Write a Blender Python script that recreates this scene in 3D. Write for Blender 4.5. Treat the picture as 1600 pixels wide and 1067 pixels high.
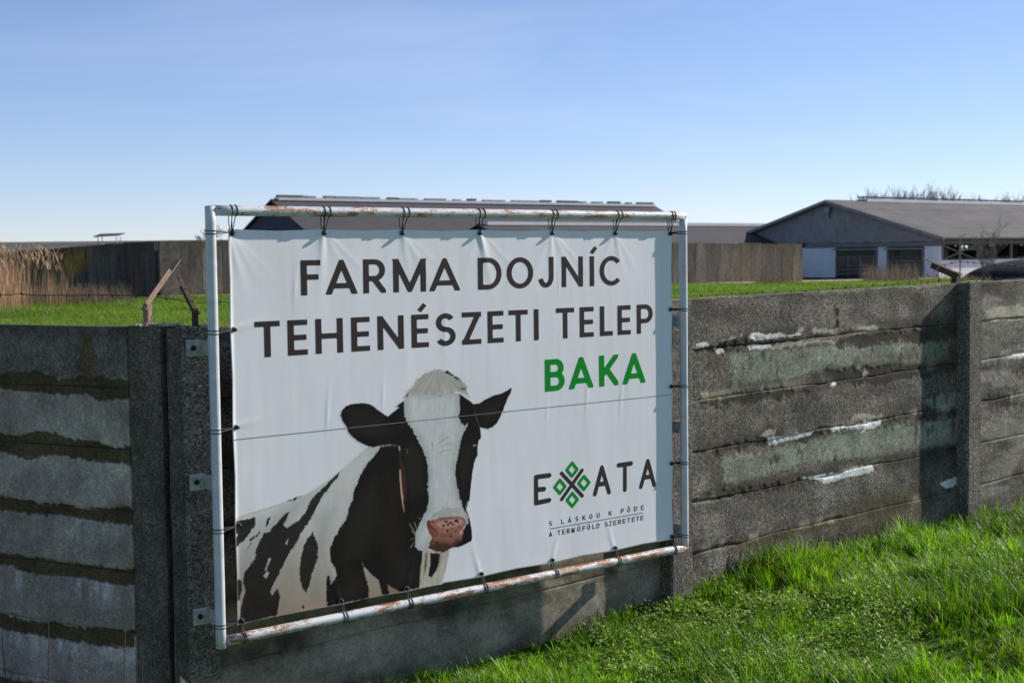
import bpy, bmesh, math, random
import numpy as np
from mathutils import Vector, Matrix
for o in list(bpy.data.objects): bpy.data.objects.remove(o)
random.seed(7); RNG = np.random.default_rng(7)
scene = bpy.context.scene; COL = scene.collection
R = math.radians
# ------------------------------------------------------------------ camera, sky, sun, exposure
EYE = np.array([0.0, 0.0, 2.0]); F = 2222.2          # focal length in photo pixels (50 mm on 36 mm)
PITCH, ROLL, YAW = 0.06042486, 0.01242428, 0.69246
cp, sp, cr, sr = math.cos(PITCH), math.sin(PITCH), math.cos(ROLL), math.sin(ROLL)
cam = bpy.data.cameras.new('camera'); camo = bpy.data.objects.new('camera', cam); COL.objects.link(camo)
cam.lens = 50.0; cam.sensor_width = 36.0; cam.sensor_fit = 'HORIZONTAL'; cam.clip_start = 0.1; cam.clip_end = 9000
up0 = Vector((0, sp, cp)); fw = Vector((0, cp, -sp)); rx = Vector((1, 0, 0))
rt = rx * cr - up0 * sr; upv = rx * sr + up0 * cr
m = Matrix((rt, upv, -fw)).transposed().to_4x4(); m.translation = Vector(EYE); camo.matrix_world = m
cam.dof.use_dof = True; cam.dof.focus_distance = 8.0; cam.dof.aperture_fstop = 5.0
scene.camera = camo
SUN_AZ, SUN_EL = YAW - R(11.5), R(29.5)              # azimuth counter-clockwise from +X
w = bpy.data.worlds.new('World'); scene.world = w; w.use_nodes = True
nt = w.node_tree; nt.nodes.clear()
wo = nt.nodes.new('ShaderNodeOutputWorld'); bg = nt.nodes.new('ShaderNodeBackground'); sky = nt.nodes.new('ShaderNodeTexSky')
sky.sky_type = 'NISHITA'; sky.sun_disc = False; sky.sun_elevation = SUN_EL; sky.sun_rotation = R(90) - SUN_AZ
sky.altitude = 100; sky.air_density = 0.75; sky.dust_density = 0.0; sky.ozone_density = 3.0
bg.inputs[1].default_value = 0.128
# thin even cirrus over the whole sky
tc = nt.nodes.new('ShaderNodeTexCoord'); mp = nt.nodes.new('ShaderNodeMapping'); mp.inputs['Scale'].default_value = (1.4, 3.0, 7.0); mp.inputs['Rotation'].default_value = (0.2, 0.3, 0.5)
nz = nt.nodes.new('ShaderNodeTexNoise'); nz.inputs['Scale'].default_value = 1.6; nz.inputs['Detail'].default_value = 7; nz.inputs['Roughness'].default_value = 0.55; nz.inputs['Distortion'].default_value = 0.6
rp = nt.nodes.new('ShaderNodeValToRGB'); rp.color_ramp.elements[0].position = 0.48; rp.color_ramp.elements[1].position = 0.95
rp.color_ramp.elements[0].color = (0, 0, 0, 1); rp.color_ramp.elements[1].color = (0.28, 0.28, 0.28, 1)
tint = nt.nodes.new('ShaderNodeMixRGB'); tint.blend_type = 'MULTIPLY'; tint.inputs[0].default_value = 1.0; tint.inputs[2].default_value = (0.97, 0.958, 1.11, 1); gm = nt.nodes.new('ShaderNodeGamma'); gm.inputs[1].default_value = 0.84; nt.links.new(sky.outputs[0], gm.inputs[0]); nt.links.new(gm.outputs[0], tint.inputs[1])   # the camera's cool white balance
mx = nt.nodes.new('ShaderNodeMixRGB'); mx.inputs[2].default_value = (6.2, 6.3, 6.8, 1)
nt.links.new(tc.outputs['Generated'], mp.inputs[0]); nt.links.new(mp.outputs[0], nz.inputs['Vector']); nt.links.new(nz.outputs['Fac'], rp.inputs[0])
nt.links.new(rp.outputs[0], mx.inputs[0]); nt.links.new(tint.outputs[0], mx.inputs[1]); nt.links.new(mx.outputs[0], bg.inputs[0]); nt.links.new(bg.outputs[0], wo.inputs[0])
sl = bpy.data.lights.new('sun', 'SUN'); sl.energy = 5.0; sl.angle = R(0.53); sl.color = (1.0, 0.93, 0.84)
so = bpy.data.objects.new('sun', sl); COL.objects.link(so)
sd = Vector((math.cos(SUN_AZ) * math.cos(SUN_EL), math.sin(SUN_AZ) * math.cos(SUN_EL), math.sin(SUN_EL)))
so.rotation_euler = sd.to_track_quat('Z', 'Y').to_euler(); so.location = sd * 50
vs = scene.view_settings; vs.view_transform = 'Standard'; vs.look = 'None'; vs.exposure = 0.36; vs.gamma = 1.0
try: vs.use_curve_mapping = False
except Exception: pass
# ------------------------------------------------------------------ helpers
def lin(*c):
    c = [x / 255.0 for x in c]
    return tuple(x / 12.92 if x <= 0.04045 else ((x + 0.055) / 1.055) ** 2.4 for x in c)
U3 = np.array([math.cos(YAW), math.sin(YAW), 0.0]); N3 = np.array([math.sin(YAW), -math.cos(YAW), 0.0]); V3 = -N3; Z3 = np.array([0, 0, 1.0])
A3 = EYE + np.array([-1.37366, 6.53221, 0.22199])    # top left corner of the sign's pipe frame (pipe centre)
def proj_px(P):
    q = P - EYE; d = q[..., 1] * cp - q[..., 2] * sp; u = q[..., 1] * sp + q[..., 2] * cp
    return 800 + F * (cr * q[..., 0] - sr * u) / d, 533.5 - F * (sr * q[..., 0] + cr * u) / d
def ray(px, py):
    X = (px - 800) / F; Uu = (533.5 - py) / F; x = cr * X + sr * Uu; u = -sr * X + cr * Uu
    return np.array([x, cp + sp * u, -sp + cp * u])
def at(px, py, Y): r = ray(px, py); return EYE + r * (Y / r[1])
def onplane(px, py, off):                            # on the plane parallel to the sign, off metres in front of the pipes: (s, h)
    r = ray(px, py); B = A3 + off * N3 - EYE; t = (B @ N3) / (r @ N3); p = EYE + r * t - A3
    return float(p @ U3), float(p[2])
def W(s, h, off=0.0): return A3 + s * U3 + h * Z3 + off * N3
def _h(i, j, k):
    n = (i.astype(np.int64) * 374761393 + j.astype(np.int64) * 668265263 + k * 982451653) & 0xFFFFFFFF
    n = ((n ^ (n >> 13)) * 1274126177) & 0xFFFFFFFF
    return ((n ^ (n >> 16)) & 0xFFFF) / 65535.0
def vn(x, y, k=0):
    x = np.asarray(x, float); y = np.asarray(y, float); i = np.floor(x); j = np.floor(y); a = x - i; b = y - j
    a = a * a * (3 - 2 * a); b = b * b * (3 - 2 * b)
    return (_h(i, j, k) * (1 - a) + _h(i + 1, j, k) * a) * (1 - b) + (_h(i, j + 1, k) * (1 - a) + _h(i + 1, j + 1, k) * a) * b
def fbm(x, y, k=0, o=4):
    t = 0; a = 0.5; s = 0
    for q in range(o): t = t + a * vn(x * 2 ** q, y * 2 ** q, k + q); s += a; a *= 0.5
    return t / s
def sstep(a, b, x): t = np.clip((x - a) / (b - a), 0, 1); return t * t * (3 - 2 * t)
def sdpoly(x, y, P):                                 # signed distance to a polygon, negative inside
    P = np.asarray(P, float); d = np.full(x.shape, 1e18); ins = np.zeros(x.shape, bool)
    for i in range(len(P)):
        ax, ay = P[i - 1]; bx, by = P[i]; ex, ey = bx - ax, by - ay
        t = np.clip(((x - ax) * ex + (y - ay) * ey) / max(ex * ex + ey * ey, 1e-12), 0, 1)
        d = np.minimum(d, (x - ax - t * ex) ** 2 + (y - ay - t * ey) ** 2)
        c = ((ay > y) != (by > y))
        if by != ay: ins ^= c & (x < (bx - ax) * (y - ay) / (by - ay) + ax)
    d = np.sqrt(d); return np.where(ins, -d, d)
def mesh(name, v, f, mat, parent=None, col=None, smooth=False):
    me = bpy.data.meshes.new(name)
    v = np.asarray(v, float)
    if isinstance(f, np.ndarray):
        k = f.shape[1]; me.vertices.add(len(v)); me.vertices.foreach_set('co', v.ravel())
        me.loops.add(f.size); me.loops.foreach_set('vertex_index', f.ravel().astype(np.int32))
        me.polygons.add(len(f)); me.polygons.foreach_set('loop_start', np.arange(0, f.size, k, dtype=np.int32))
        try: me.polygons.foreach_set('loop_total', np.full(len(f), k, np.int32))
        except Exception: pass
        me.update(calc_edges=True)
    else:
        me.from_pydata([tuple(p) for p in v], [], f); me.update()
    me.polygons.foreach_set('use_smooth', np.full(len(me.polygons), bool(smooth)))
    if col is not None:
        c = np.ones((len(v), 4), np.float32); c[:, :col.shape[1]] = col
        a = me.color_attributes.new('Col', 'FLOAT_COLOR', 'POINT'); a.data.foreach_set('color', c.ravel())
    me.materials.append(mat)
    o = bpy.data.objects.new(name, me); COL.objects.link(o)
    if parent is not None: o.parent = parent
    return o
def tag(o, label=None, cat=None, group=None, kind=None):
    if label: o['label'] = label
    if cat: o['category'] = cat
    if group: o['group'] = group
    if kind: o['kind'] = kind
    return o
def empty(name, loc=(0, 0, 0), rz=0.0):
    e = bpy.data.objects.new(name, None); COL.objects.link(e); e.location = tuple(loc); e.rotation_euler = (0, 0, rz); e.empty_display_size = 0.2
    return e
class MB:
    def __init__(s): s.v = []; s.f = []
    def add(s, v, f):
        b = len(s.v); s.v += [tuple(p) for p in v]; s.f += [tuple(i + b for i in q) for q in f]; return s
    def box(s, lo, hi):
        (a, b, c), (d, e, g) = lo, hi
        return s.add([(a, b, c), (d, b, c), (d, e, c), (a, e, c), (a, b, g), (d, b, g), (d, e, g), (a, e, g)],
                     [(3, 2, 1, 0), (4, 5, 6, 7), (0, 1, 5, 4), (1, 2, 6, 5), (2, 3, 7, 6), (3, 0, 4, 7)])
    def obox(s, c, ax, ay, az):                      # box from centre and three half axes
        c, ax, ay, az = map(np.array, (c, ax, ay, az)); v = [c + i * ax + j * ay + k * az for k in (-1, 1) for j in (-1, 1) for i in (-1, 1)]
        return s.add(v, [(0, 2, 3, 1), (4, 5, 7, 6), (0, 1, 5, 4), (1, 3, 7, 5), (3, 2, 6, 7), (2, 0, 4, 6)])
    def tube(s, pts, r, n=8, closed=False):
        pts = [np.array(p, float) for p in pts]; m_ = len(pts); rr = r if hasattr(r, '__len__') else [r] * m_
        T = [pts[min(i + 1, m_ - 1)] - pts[max(i - 1, 0)] for i in range(m_)]; T = [t / (np.linalg.norm(t) + 1e-12) for t in T]
        a = np.array([0, 0, 1.0]) if abs(T[0][2]) < 0.9 else np.array([1.0, 0, 0]); b = len(s.v)
        for i in range(m_):
            a = a - T[i] * (a @ T[i]); a /= np.linalg.norm(a) + 1e-12; c = np.cross(T[i], a)
            for k in range(n):
                th = 2 * math.pi * k / n; s.v.append(tuple(pts[i] + rr[i] * (math.cos(th) * a + math.sin(th) * c)))
        for i in range(m_ - 1):
            for k in range(n): s.f.append((b + i * n + k, b + i * n + (k + 1) % n, b + (i + 1) * n + (k + 1) % n, b + (i + 1) * n + k))
        s.f.append(tuple(b + k for k in reversed(range(n)))); s.f.append(tuple(b + (m_ - 1) * n + k for k in range(n))); return s
    def ball(s, c, r, n=10, sc=(1, 1, 1)):
        b = len(s.v); c = np.array(c, float)
        for i in range(n // 2 + 1):
            ph = math.pi * i / (n // 2)
            for k in range(n):
                th = 2 * math.pi * k / n; s.v.append(tuple(c + r * np.array([math.sin(ph) * math.cos(th) * sc[0], math.sin(ph) * math.sin(th) * sc[1], math.cos(ph) * sc[2]])))
        for i in range(n // 2):
            for k in range(n): s.f.append((b + i * n + k, b + (i + 1) * n + k, b + (i + 1) * n + (k + 1) % n, b + i * n + (k + 1) % n))
        return s
    def build(s, name, mat, parent=None, smooth=False): return mesh(name, s.v, s.f, mat, parent, smooth=smooth)
# ------------------------------------------------------------------ materials
def newmat(name):
    mt = bpy.data.materials.new(name); mt.use_nodes = True; t = mt.node_tree
    return mt, t, t.nodes['Principled BSDF'], t.nodes['Material Output']
def N(t, kind, **kw):
    n = t.nodes.new(kind)
    for k, v in kw.items():
        if k in n.inputs: n.inputs[k].default_value = v
        else: setattr(n, k, v)
    return n
def ramp(t, src, stops):
    r = t.nodes.new('ShaderNodeValToRGB'); e = r.color_ramp.elements
    while len(e) < len(stops): e.new(0.5)
    for q, (p, c) in zip(e, stops): q.position = p; q.color = (c, c, c, 1) if not hasattr(c, '__len__') else (*c, 1)
    t.links.new(src, r.inputs[0]); return r.outputs[0]
def mixc(t, fac, a, b, mode='MIX'):
    m_ = t.nodes.new('ShaderNodeMixRGB'); m_.blend_type = mode
    for i, x in ((0, fac), (1, a), (2, b)):
        if isinstance(x, (int, float)): m_.inputs[i].default_value = x
        elif isinstance(x, tuple): m_.inputs[i].default_value = (*x, 1)
        else: t.links.new(x, m_.inputs[i])
    return m_.outputs[0]
def noise(t, scale, detail=4, rough=0.55, vec=None, dist=0.0, coord=None):
    n = N(t, 'ShaderNodeTexNoise', Scale=scale, Detail=detail, Roughness=rough, Distortion=dist)
    if vec is None:
        g = t.nodes.new('ShaderNodeNewGeometry'); vec = g.outputs['Position']
    t.links.new(vec, n.inputs['Vector']); return n.outputs['Fac']
def mapped(t, scale):
    g = t.nodes.new('ShaderNodeNewGeometry'); q = t.nodes.new('ShaderNodeMapping'); q.inputs['Scale'].default_value = scale
    t.links.new(g.outputs['Position'], q.inputs[0]); return q.outputs[0]
def bump(t, bs, h, strength=0.3, dist=0.01):
    b = N(t, 'ShaderNodeBump', Strength=strength, Distance=dist); t.links.new(h, b.inputs['Height']); t.links.new(b.outputs[0], bs.inputs['Normal'])
def simple(name, c, rough=0.7, metal=0.0, var=0.25, scale=6.0, bmp=0.0, spec=0.4):
    mt, t, bs, out = newmat(name)
    n = noise(t, scale, 5, 0.6)
    f = ramp(t, n, [(0.25, 1 - var), (0.75, 1 + var)])
    t.links.new(mixc(t, 1.0, c, f, 'MULTIPLY'), bs.inputs['Base Color']); bs.inputs['Roughness'].default_value = rough; bs.inputs['Metallic'].default_value = metal
    bs.inputs['Specular IOR Level'].default_value = spec
    if bmp: bump(t, bs, n, bmp, 0.02)
    return mt
def concrete(name, spk=1.0):
    """colour and roughness of cover from the 'Col' attribute (alpha = how much bare aggregate shows)"""
    mt, t, bs, out = newmat(name)
    a = N(t, 'ShaderNodeAttribute'); a.attribute_name = 'Col'
    vo = N(t, 'ShaderNodeTexVoronoi', Scale=130.0); g = t.nodes.new('ShaderNodeNewGeometry'); t.links.new(g.outputs['Position'], vo.inputs['Vector'])
    sep = t.nodes.new('ShaderNodeSeparateColor'); t.links.new(vo.outputs['Color'], sep.inputs[0])
    peb = ramp(t, sep.outputs[0], [(0.0, 0.25), (0.22, 0.5), (0.5, 0.95), (0.9, 1.2), (0.97, 1.8), (1.0, 2.3)])
    n1 = noise(t, 38, 6, 0.7); n2 = noise(t, 4.5, 5, 0.65); n3 = noise(t, 260, 3, 0.7)
    f1 = ramp(t, n1, [(0.3, 0.6), (0.7, 1.35)]); f2 = ramp(t, n2, [(0.3, 0.6), (0.7, 1.3)]); f3 = ramp(t, n3, [(0.3, 0.72), (0.7, 1.25)])
    speck = mixc(t, 1.0, mixc(t, 1.0, peb, f1, 'MULTIPLY'), f3, 'MULTIPLY')
    smooth_ = mixc(t, 0.55, (1, 1, 1), f1)
    pits = ramp(t, noise(t, 85, 2, 0.5), [(0.30, 0.45), (0.36, 1.0)])
    smooth_ = mixc(t, 0.7, smooth_, mixc(t, 1.0, smooth_, pits, 'MULTIPLY'))
    k = mixc(t, a.outputs['Alpha'], smooth_, speck)
    c = mixc(t, 1.0, a.outputs['Color'], k, 'MULTIPLY'); c = mixc(t, 1.0, c, f2, 'MULTIPLY')
    t.links.new(c, bs.inputs['Base Color']); bs.inputs['Roughness'].default_value = 0.92; bs.inputs['Specular IOR Level'].default_value = 0.25
    h = mixc(t, a.outputs['Alpha'], n1, mixc(t, 0.5, sep.outputs[0], n1))
    bump(t, bs, h, 0.38, 0.005); return mt
def foliage(name, trans=0.45, rough=0.5, spec=0.3, tt=(1.05, 1.2, 0.36)):
    mt, t, bs, out = newmat(name)
    a = N(t, 'ShaderNodeAttribute'); a.attribute_name = 'Col'
    t.links.new(a.outputs['Color'], bs.inputs['Base Color']); bs.inputs['Roughness'].default_value = rough; bs.inputs['Specular IOR Level'].default_value = spec
    tr = t.nodes.new('ShaderNodeBsdfTranslucent'); t.links.new(mixc(t, 1.0, a.outputs['Color'], tt, 'MULTIPLY'), tr.inputs[0])
    ms = t.nodes.new('ShaderNodeMixShader'); ms.inputs[0].default_value = trans
    t.links.new(bs.outputs[0], ms.inputs[1]); t.links.new(tr.outputs[0], ms.inputs[2]); t.links.new(ms.outputs[0], out.inputs[0]); return mt
M = {}
M['concrete'] = concrete('weathered_concrete'); M['leaf'] = foliage('grass_blades'); M['dry'] = foliage('dry_stems', 0.25, 0.8, 0.1, (1.0, 0.95, 0.85))
def attr_mat(name, rough=0.5, spec=0.35, nscale=0.0):
    mt, t, bs, out = newmat(name); a = N(t, 'ShaderNodeAttribute'); a.attribute_name = 'Col'; c = a.outputs['Color']
    if nscale: c = mixc(t, 1.0, c, ramp(t, noise(t, nscale, 5, 0.6), [(0.3, 0.8), (0.7, 1.2)]), 'MULTIPLY')
    t.links.new(c, bs.inputs['Base Color']); bs.inputs['Roughness'].default_value = rough; bs.inputs['Specular IOR Level'].default_value = spec; return mt
M['print'] = attr_mat('printed_vinyl', 0.6, 0.08)
def vinyl(name, c, sp_=0.3):
    mt, t, bs, out = newmat(name); n = noise(t, 2.5, 4, 0.6)
    t.links.new(mixc(t, 1.0, c, ramp(t, n, [(0.2, 0.95), (0.8, 1.03)]), 'MULTIPLY') if name != 'banner_vinyl' else mixc(t, 1.0, mixc(t, 1.0, c, ramp(t, n, [(0.2, 0.95), (0.8, 1.02)]), 'MULTIPLY'), mixc(t, ramp(t, noise(t, 1.0, 6, 0.65, mapped(t, (14, 14, 0.8))), [(0.5, 0.0), (0.8, 0.55)]), (1, 1, 1), (0.84, 0.82, 0.78)), 'MULTIPLY'), bs.inputs['Base Color']); bs.inputs['Roughness'].default_value = 0.55; bs.inputs['Specular IOR Level'].default_value = sp_; return mt
BANNER_WHITE = (0.86, 0.855, 0.86)
M['vinyl'] = vinyl('banner_vinyl', BANNER_WHITE); M['ink'] = vinyl('dark_brown_ink', lin(58, 48, 46), .15); M['green_ink'] = vinyl('green_ink', lin(0, 146, 40), .08); M['teal_ink'] = vinyl('teal_ink', lin(70, 120, 110))
def painted_pipe(name, amount):
    mt, t, bs, out = newmat(name)
    a = noise(t, 7, 7, 0.74, mapped(t, (0.8, 0.8, 4.0))); b = noise(t, 70, 4, 0.7)
    fac = ramp(t, mixc(t, 0.28, a, b), [(amount, 0.0), (amount + 0.035, 1.0)])
    rust = mixc(t, ramp(t, b, [(0.35, 0.0), (0.65, 1.0)]), lin(104, 66, 42), lin(176, 120, 82))
    paint = mixc(t, ramp(t, noise(t, 14, 5, 0.7), [(0.35, 0.0), (0.7, 1.0)]), (0.62, 0.64, 0.66), (0.46, 0.48, 0.50))
    t.links.new(mixc(t, fac, paint, rust), bs.inputs['Base Color']); bs.inputs['Roughness'].default_value = 0.5; bump(t, bs, fac, -0.4, 0.002); return mt
M['pipe_rusty'] = painted_pipe('rusty_white_pipe_paint', 0.515); M['pipe_low'] = painted_pipe('badly_rusted_white_pipe_paint', 0.498); M['pipe'] = painted_pipe('white_pipe_paint', 0.66)
M['cord'] = simple('black_elastic', (0.012, 0.012, 0.014), 0.55, spec=0.4); M['bolt'] = simple('dark_bolt_steel', (0.04, 0.03, 0.025), 0.6, 0.4)
M['tab'] = simple('tab_paint', (0.42, 0.41, 0.38), 0.7, var=0.5, scale=40); M['rust'] = simple('brown_rusted_steel', lin(78, 62, 52), 0.8, 0.2, 0.45, 30, 0.2)
M['palerust'] = simple('pale_rusted_steel', lin(142, 118, 102), 0.75, 0.1, 0.3, 40, 0.2); M['wire'] = simple('dark_rusty_wire', lin(50, 40, 36), 0.8, 0.3, 0.3, 20)
M['wood'] = simple('grey_bark', lin(132, 120, 112), 0.9); M['bark'] = simple('dark_bark', lin(72, 62, 56), 0.9)
# ------------------------------------------------------------------ ground
SLAB = -0.22                                          # slab face behind the pipe plane
LD = np.array([-0.883, 0.469, 0.0]); LD /= np.linalg.norm(LD); LN = np.array([-LD[1], LD[0], 0.0])   # left fence: run direction and outward normal
if LN[1] > 0: LN = -LN
LC = at(247, 512, 6.50)                               # front right edge of the left corner post, near its top
SX = [-6, -1, 0.2, 1.06, 1.5, 2.1, 2.7, 3.3, 3.5, 4.2, 6.4, 9, 14]; SZ = [-.50, -.40, -.34, -.30, -.285, -.255, -.215, -.155, -.125, -.095, -.085, -.10, -.12]
def ground_z(x, y):
    x = np.asarray(x, float); y = np.asarray(y, float)
    dx, dy = x - A3[0], y - A3[1]; s = dx * U3[0] + dy * U3[1]; d = dx * N3[0] + dy * N3[1] - SLAB + 0.03
    dl = (x - LC[0]) * LN[0] + (y - LC[1]) * LN[1] + 0.05
    front = np.interp(s, SX, SZ) + 0.05 * (fbm(x * 1.3, y * 1.3, 5) - 0.5) * sstep(0.0, 0.5, np.maximum(d, dl)) + 0.02 * (fbm(x * 5, y * 5, 9) - 0.5)
    back = -0.0095 * np.clip(y - 76, 0, 84) + 0.22 * (fbm(x * 0.12, y * 0.12, 3) - 0.5) * sstep(14, 40, y) * (1 - sstep(150, 200, y)) - 0.1 + 0.1 * sstep(20, 45, y)
    inside = sstep(0.0, 0.25, np.minimum(-d, -dl))
    far = sstep(15, 30, np.hypot(x, y)); 
    return front * (1 - inside) * (1 - 0) * 1.0 + back * inside
mt, t, bs, out = newmat('grassy_soil')
n1 = noise(t, 0.35, 6, 0.6); n2 = noise(t, 9, 6, 0.65); n3 = noise(t, 90, 3, 0.6)
c = mixc(t, ramp(t, n1, [(0.35, 0.0), (0.65, 1.0)]), lin(74, 108, 34), lin(98, 128, 42)); c = mixc(t, ramp(t, n2, [(0.45, 0.0), (0.75, 0.75)]), c, lin(58, 62, 30))
c = mixc(t, ramp(t, n3, [(0.4, 0.0), (0.8, 0.5)]), c, lin(110, 130, 50)); t.links.new(c, bs.inputs['Base Color']); bs.inputs['Roughness'].default_value = 0.95; bs.inputs['Specular IOR Level'].default_value = 0.1
bump(t, bs, n2, 0.8, 0.15); M['ground'] = mt
rad = np.concatenate([np.geomspace(0.6, 5.5, 14)[:-1], np.linspace(5.5, 13, 62)[:-1], np.geomspace(13, 160, 60)[:-1], np.geomspace(160, 4500, 18)]); na = 300
ang = np.linspace(0, 2 * math.pi, na, endpoint=False); rr, aa = np.meshgrid(rad, ang, indexing='ij')
gx, gy = (rr * np.cos(aa)).ravel(), (rr * np.sin(aa)).ravel(); gz = ground_z(gx, gy)
gv = np.vstack([np.c_[gx, gy, gz], [[0, 0, float(ground_z(0.0, 0.01))]]]); i, j = np.meshgrid(np.arange(len(rad) - 1), np.arange(na), indexing='ij'); i = i.ravel(); j = j.ravel(); j2 = (j + 1) % na
gf = np.c_[i * na + j, (i + 1) * na + j, (i + 1) * na + j2, i * na + j2]; cen = len(gv) - 1
gf = np.vstack([gf, np.c_[np.full(na // 2, cen), np.arange(0, na, 2), (np.arange(0, na, 2) + 1) % na, (np.arange(0, na, 2) + 2) % na]])
tag(mesh('ground', gv, gf, M['ground'], smooth=True), 'green grassy ground on both sides of the fence', kind='structure')
# ------------------------------------------------------------------ concrete slab fence
def zz(pts, o=(1040, 430), k=2.857): return [(o[0] + x / k, o[1] + y / k) for x, y in pts]
WHITE = [zz(p) for p in (
    [(370, 278), (385, 262), (420, 258), (445, 268), (480, 264), (520, 258), (545, 266), (600, 256), (612, 268), (560, 276), (500, 280), (440, 288), (380, 286)],
    [(372, 318), (470, 312), (475, 322), (440, 328), (374, 332)], [(130, 303), (188, 298), (192, 315), (160, 322), (132, 326)], [(218, 336), (255, 328), (262, 344), (225, 356)],
    [(452, 726), (520, 718), (600, 704), (662, 694), (645, 712), (560, 735), (500, 750), (466, 757)], [(728, 684), (800, 670), (870, 660), (930, 645), (958, 643), (960, 664), (930, 680), (895, 690), (864, 712), (880, 684), (800, 684), (745, 696)],
    [(608, 906), (700, 890), (760, 878), (800, 868), (870, 855), (922, 843), (930, 876), (880, 884), (820, 902), (760, 918), (700, 932), (690, 912)], [(728, 492), (750, 478), (758, 486), (735, 500)], [(1215, 930), (1300, 900), (1300, 935), (1260, 950)], [(1520, 368), (1560, 352), (1640, 346), (1640, 362), (1545, 372)])]
CREAM = [zz(p) for p in ([(590, 238), (612, 234), (622, 250), (604, 262)], [(645, 242), (670, 234), (740, 240), (748, 258), (700, 264), (655, 262)], [(838, 250), (860, 228), (905, 232), (938, 224), (940, 246), (880, 254)],
    [(455, 330), (500, 306), (600, 298), (740, 284), (752, 302), (640, 306), (540, 320), (480, 334)], [(1422, 158), (1470, 148), (1570, 137), (1700, 132), (1700, 186), (1560, 196), (1432, 208)], [(820, 640), (860, 615), (960, 625), (940, 645), (850, 650)], [(425, 715), (450, 694), (490, 690), (480, 712), (440, 722)], [(865, 432), (890, 420), (905, 440), (880, 458)],
    [(205, 300), (300, 272), (345, 262), (330, 276), (260, 296)], [(140, 535), (170, 520), (190, 530), (160, 548)])]
GREEN = [zz(p) for p in ([(283, 345), (420, 335), (560, 325), (760, 318), (1000, 310), (1090, 300), (1250, 290), (1262, 375), (1200, 390), (1100, 402), (960, 396), (880, 398), (770, 416), (715, 404), (665, 438), (600, 448), (540, 472), (420, 470), (350, 500), (300, 505)],
    [(255, 930), (258, 810), (420, 800), (500, 775), (620, 745), (760, 716), (900, 690), (1090, 662), (1305, 640), (1305, 752), (1100, 790), (1000, 800), (900, 822), (740, 826), (600, 850), (480, 880), (400, 905), (300, 938)], [(1150, 560), (1300, 520), (1300, 590), (1200, 600)], [(1120, 215), (1250, 190), (1250, 222), (1130, 232)], [(960, 650), (1110, 625), (1110, 650), (960, 672)])]
DARK = [zz(p) for p in ([(132, 560), (300, 530), (500, 505), (640, 515), (600, 540), (380, 565), (150, 596)], [(132, 800), (300, 750), (440, 728), (470, 760), (300, 792), (150, 806)], [(500, 738), (700, 690), (1000, 636), (1110, 622), (1300, 600), (1300, 632), (1110, 655), (960, 664), (860, 640), (700, 715), (560, 745)],
    [(140, 980), (400, 940), (640, 905), (680, 915), (500, 955), (240, 998)], [(770, 275), (1000, 248), (1310, 222), (1310, 285), (1100, 300), (900, 318), (772, 322)], [(700, 415), (780, 420), (900, 402), (1080, 405), (1300, 395), (1300, 440), (1080, 465), (900, 490), (720, 480)], [(200, 330), (370, 320), (372, 300), (470, 296), (470, 290), (250, 290)], [(132, 330), (330, 300), (370, 290), (370, 335), (280, 345), (135, 350)], [(750, 140), (778, 140), (775, 235), (752, 235)], [(1418, 395), (1700, 372), (1700, 430), (1418, 455)], [(1418, 555), (1700, 530), (1700, 580), (1418, 600)])]
OLIVE = [zz(p) for p in ([(880, 1010), (1000, 960), (1150, 940), (1180, 1010), (1150, 1080), (900, 1120), (700, 1150), (300, 1230), (280, 1190), (600, 1110)], [(210, 950), (400, 915), (640, 880), (600, 910), (400, 940), (220, 985)])]
LBANDS = [[(-400, 560), (0, 583), (60, 582), (90, 592), (140, 590), (212, 592), (212, 623), (150, 625), (135, 614), (100, 616), (70, 613), (0, 607), (-400, 585)],
    [(-400, 655), (0, 678), (30, 682), (58, 670), (85, 674), (115, 686), (160, 690), (180, 700), (212, 696), (212, 726), (160, 722), (110, 714), (75, 712), (45, 720), (0, 704), (-400, 680)],
    [(-400, 735), (0, 776), (55, 784), (130, 792), (212, 794), (212, 819), (133, 812), (106, 805), (53, 803), (0, 797), (-400, 760)], [(-400, 815), (0, 863), (20, 866), (53, 871), (106, 877), (212, 890), (212, 915), (165, 912), (130, 902), (80, 899), (53, 896), (0, 881), (-400, 840)],
    [(-400, 900), (0, 960), (53, 970), (90, 972), (132, 981), (212, 986), (212, 1012), (165, 1008), (122, 1003), (80, 997), (40, 990), (0, 981), (-400, 930)], [(-400, 1000), (0, 1058), (212, 1085), (212, 1110), (0, 1080), (-400, 1025)]]
LSTAIN = [[(122, 512), (146, 512), (148, 560), (146, 592), (124, 592), (126, 550)], [(98, 592), (160, 592), (165, 612), (100, 612)]]
def blend(c, al, col): return c * (1 - al[..., None]) + np.array(col) * al[..., None]
def edge(px, py, poly, soft, warp, k=0, amp=3.0):
    xs = [p[0] for p in poly]; ys = [p[1] for p in poly]; a = np.zeros(px.shape); mk = (px > min(xs) - 12) & (px < max(xs) + 12) & (py > min(ys) - 12) & (py < max(ys) + 12)
    if mk.any(): a[mk] = 1 - sstep(-soft, soft, sdpoly(px[mk], py[mk], poly) + warp[mk] * amp)
    return a
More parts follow.
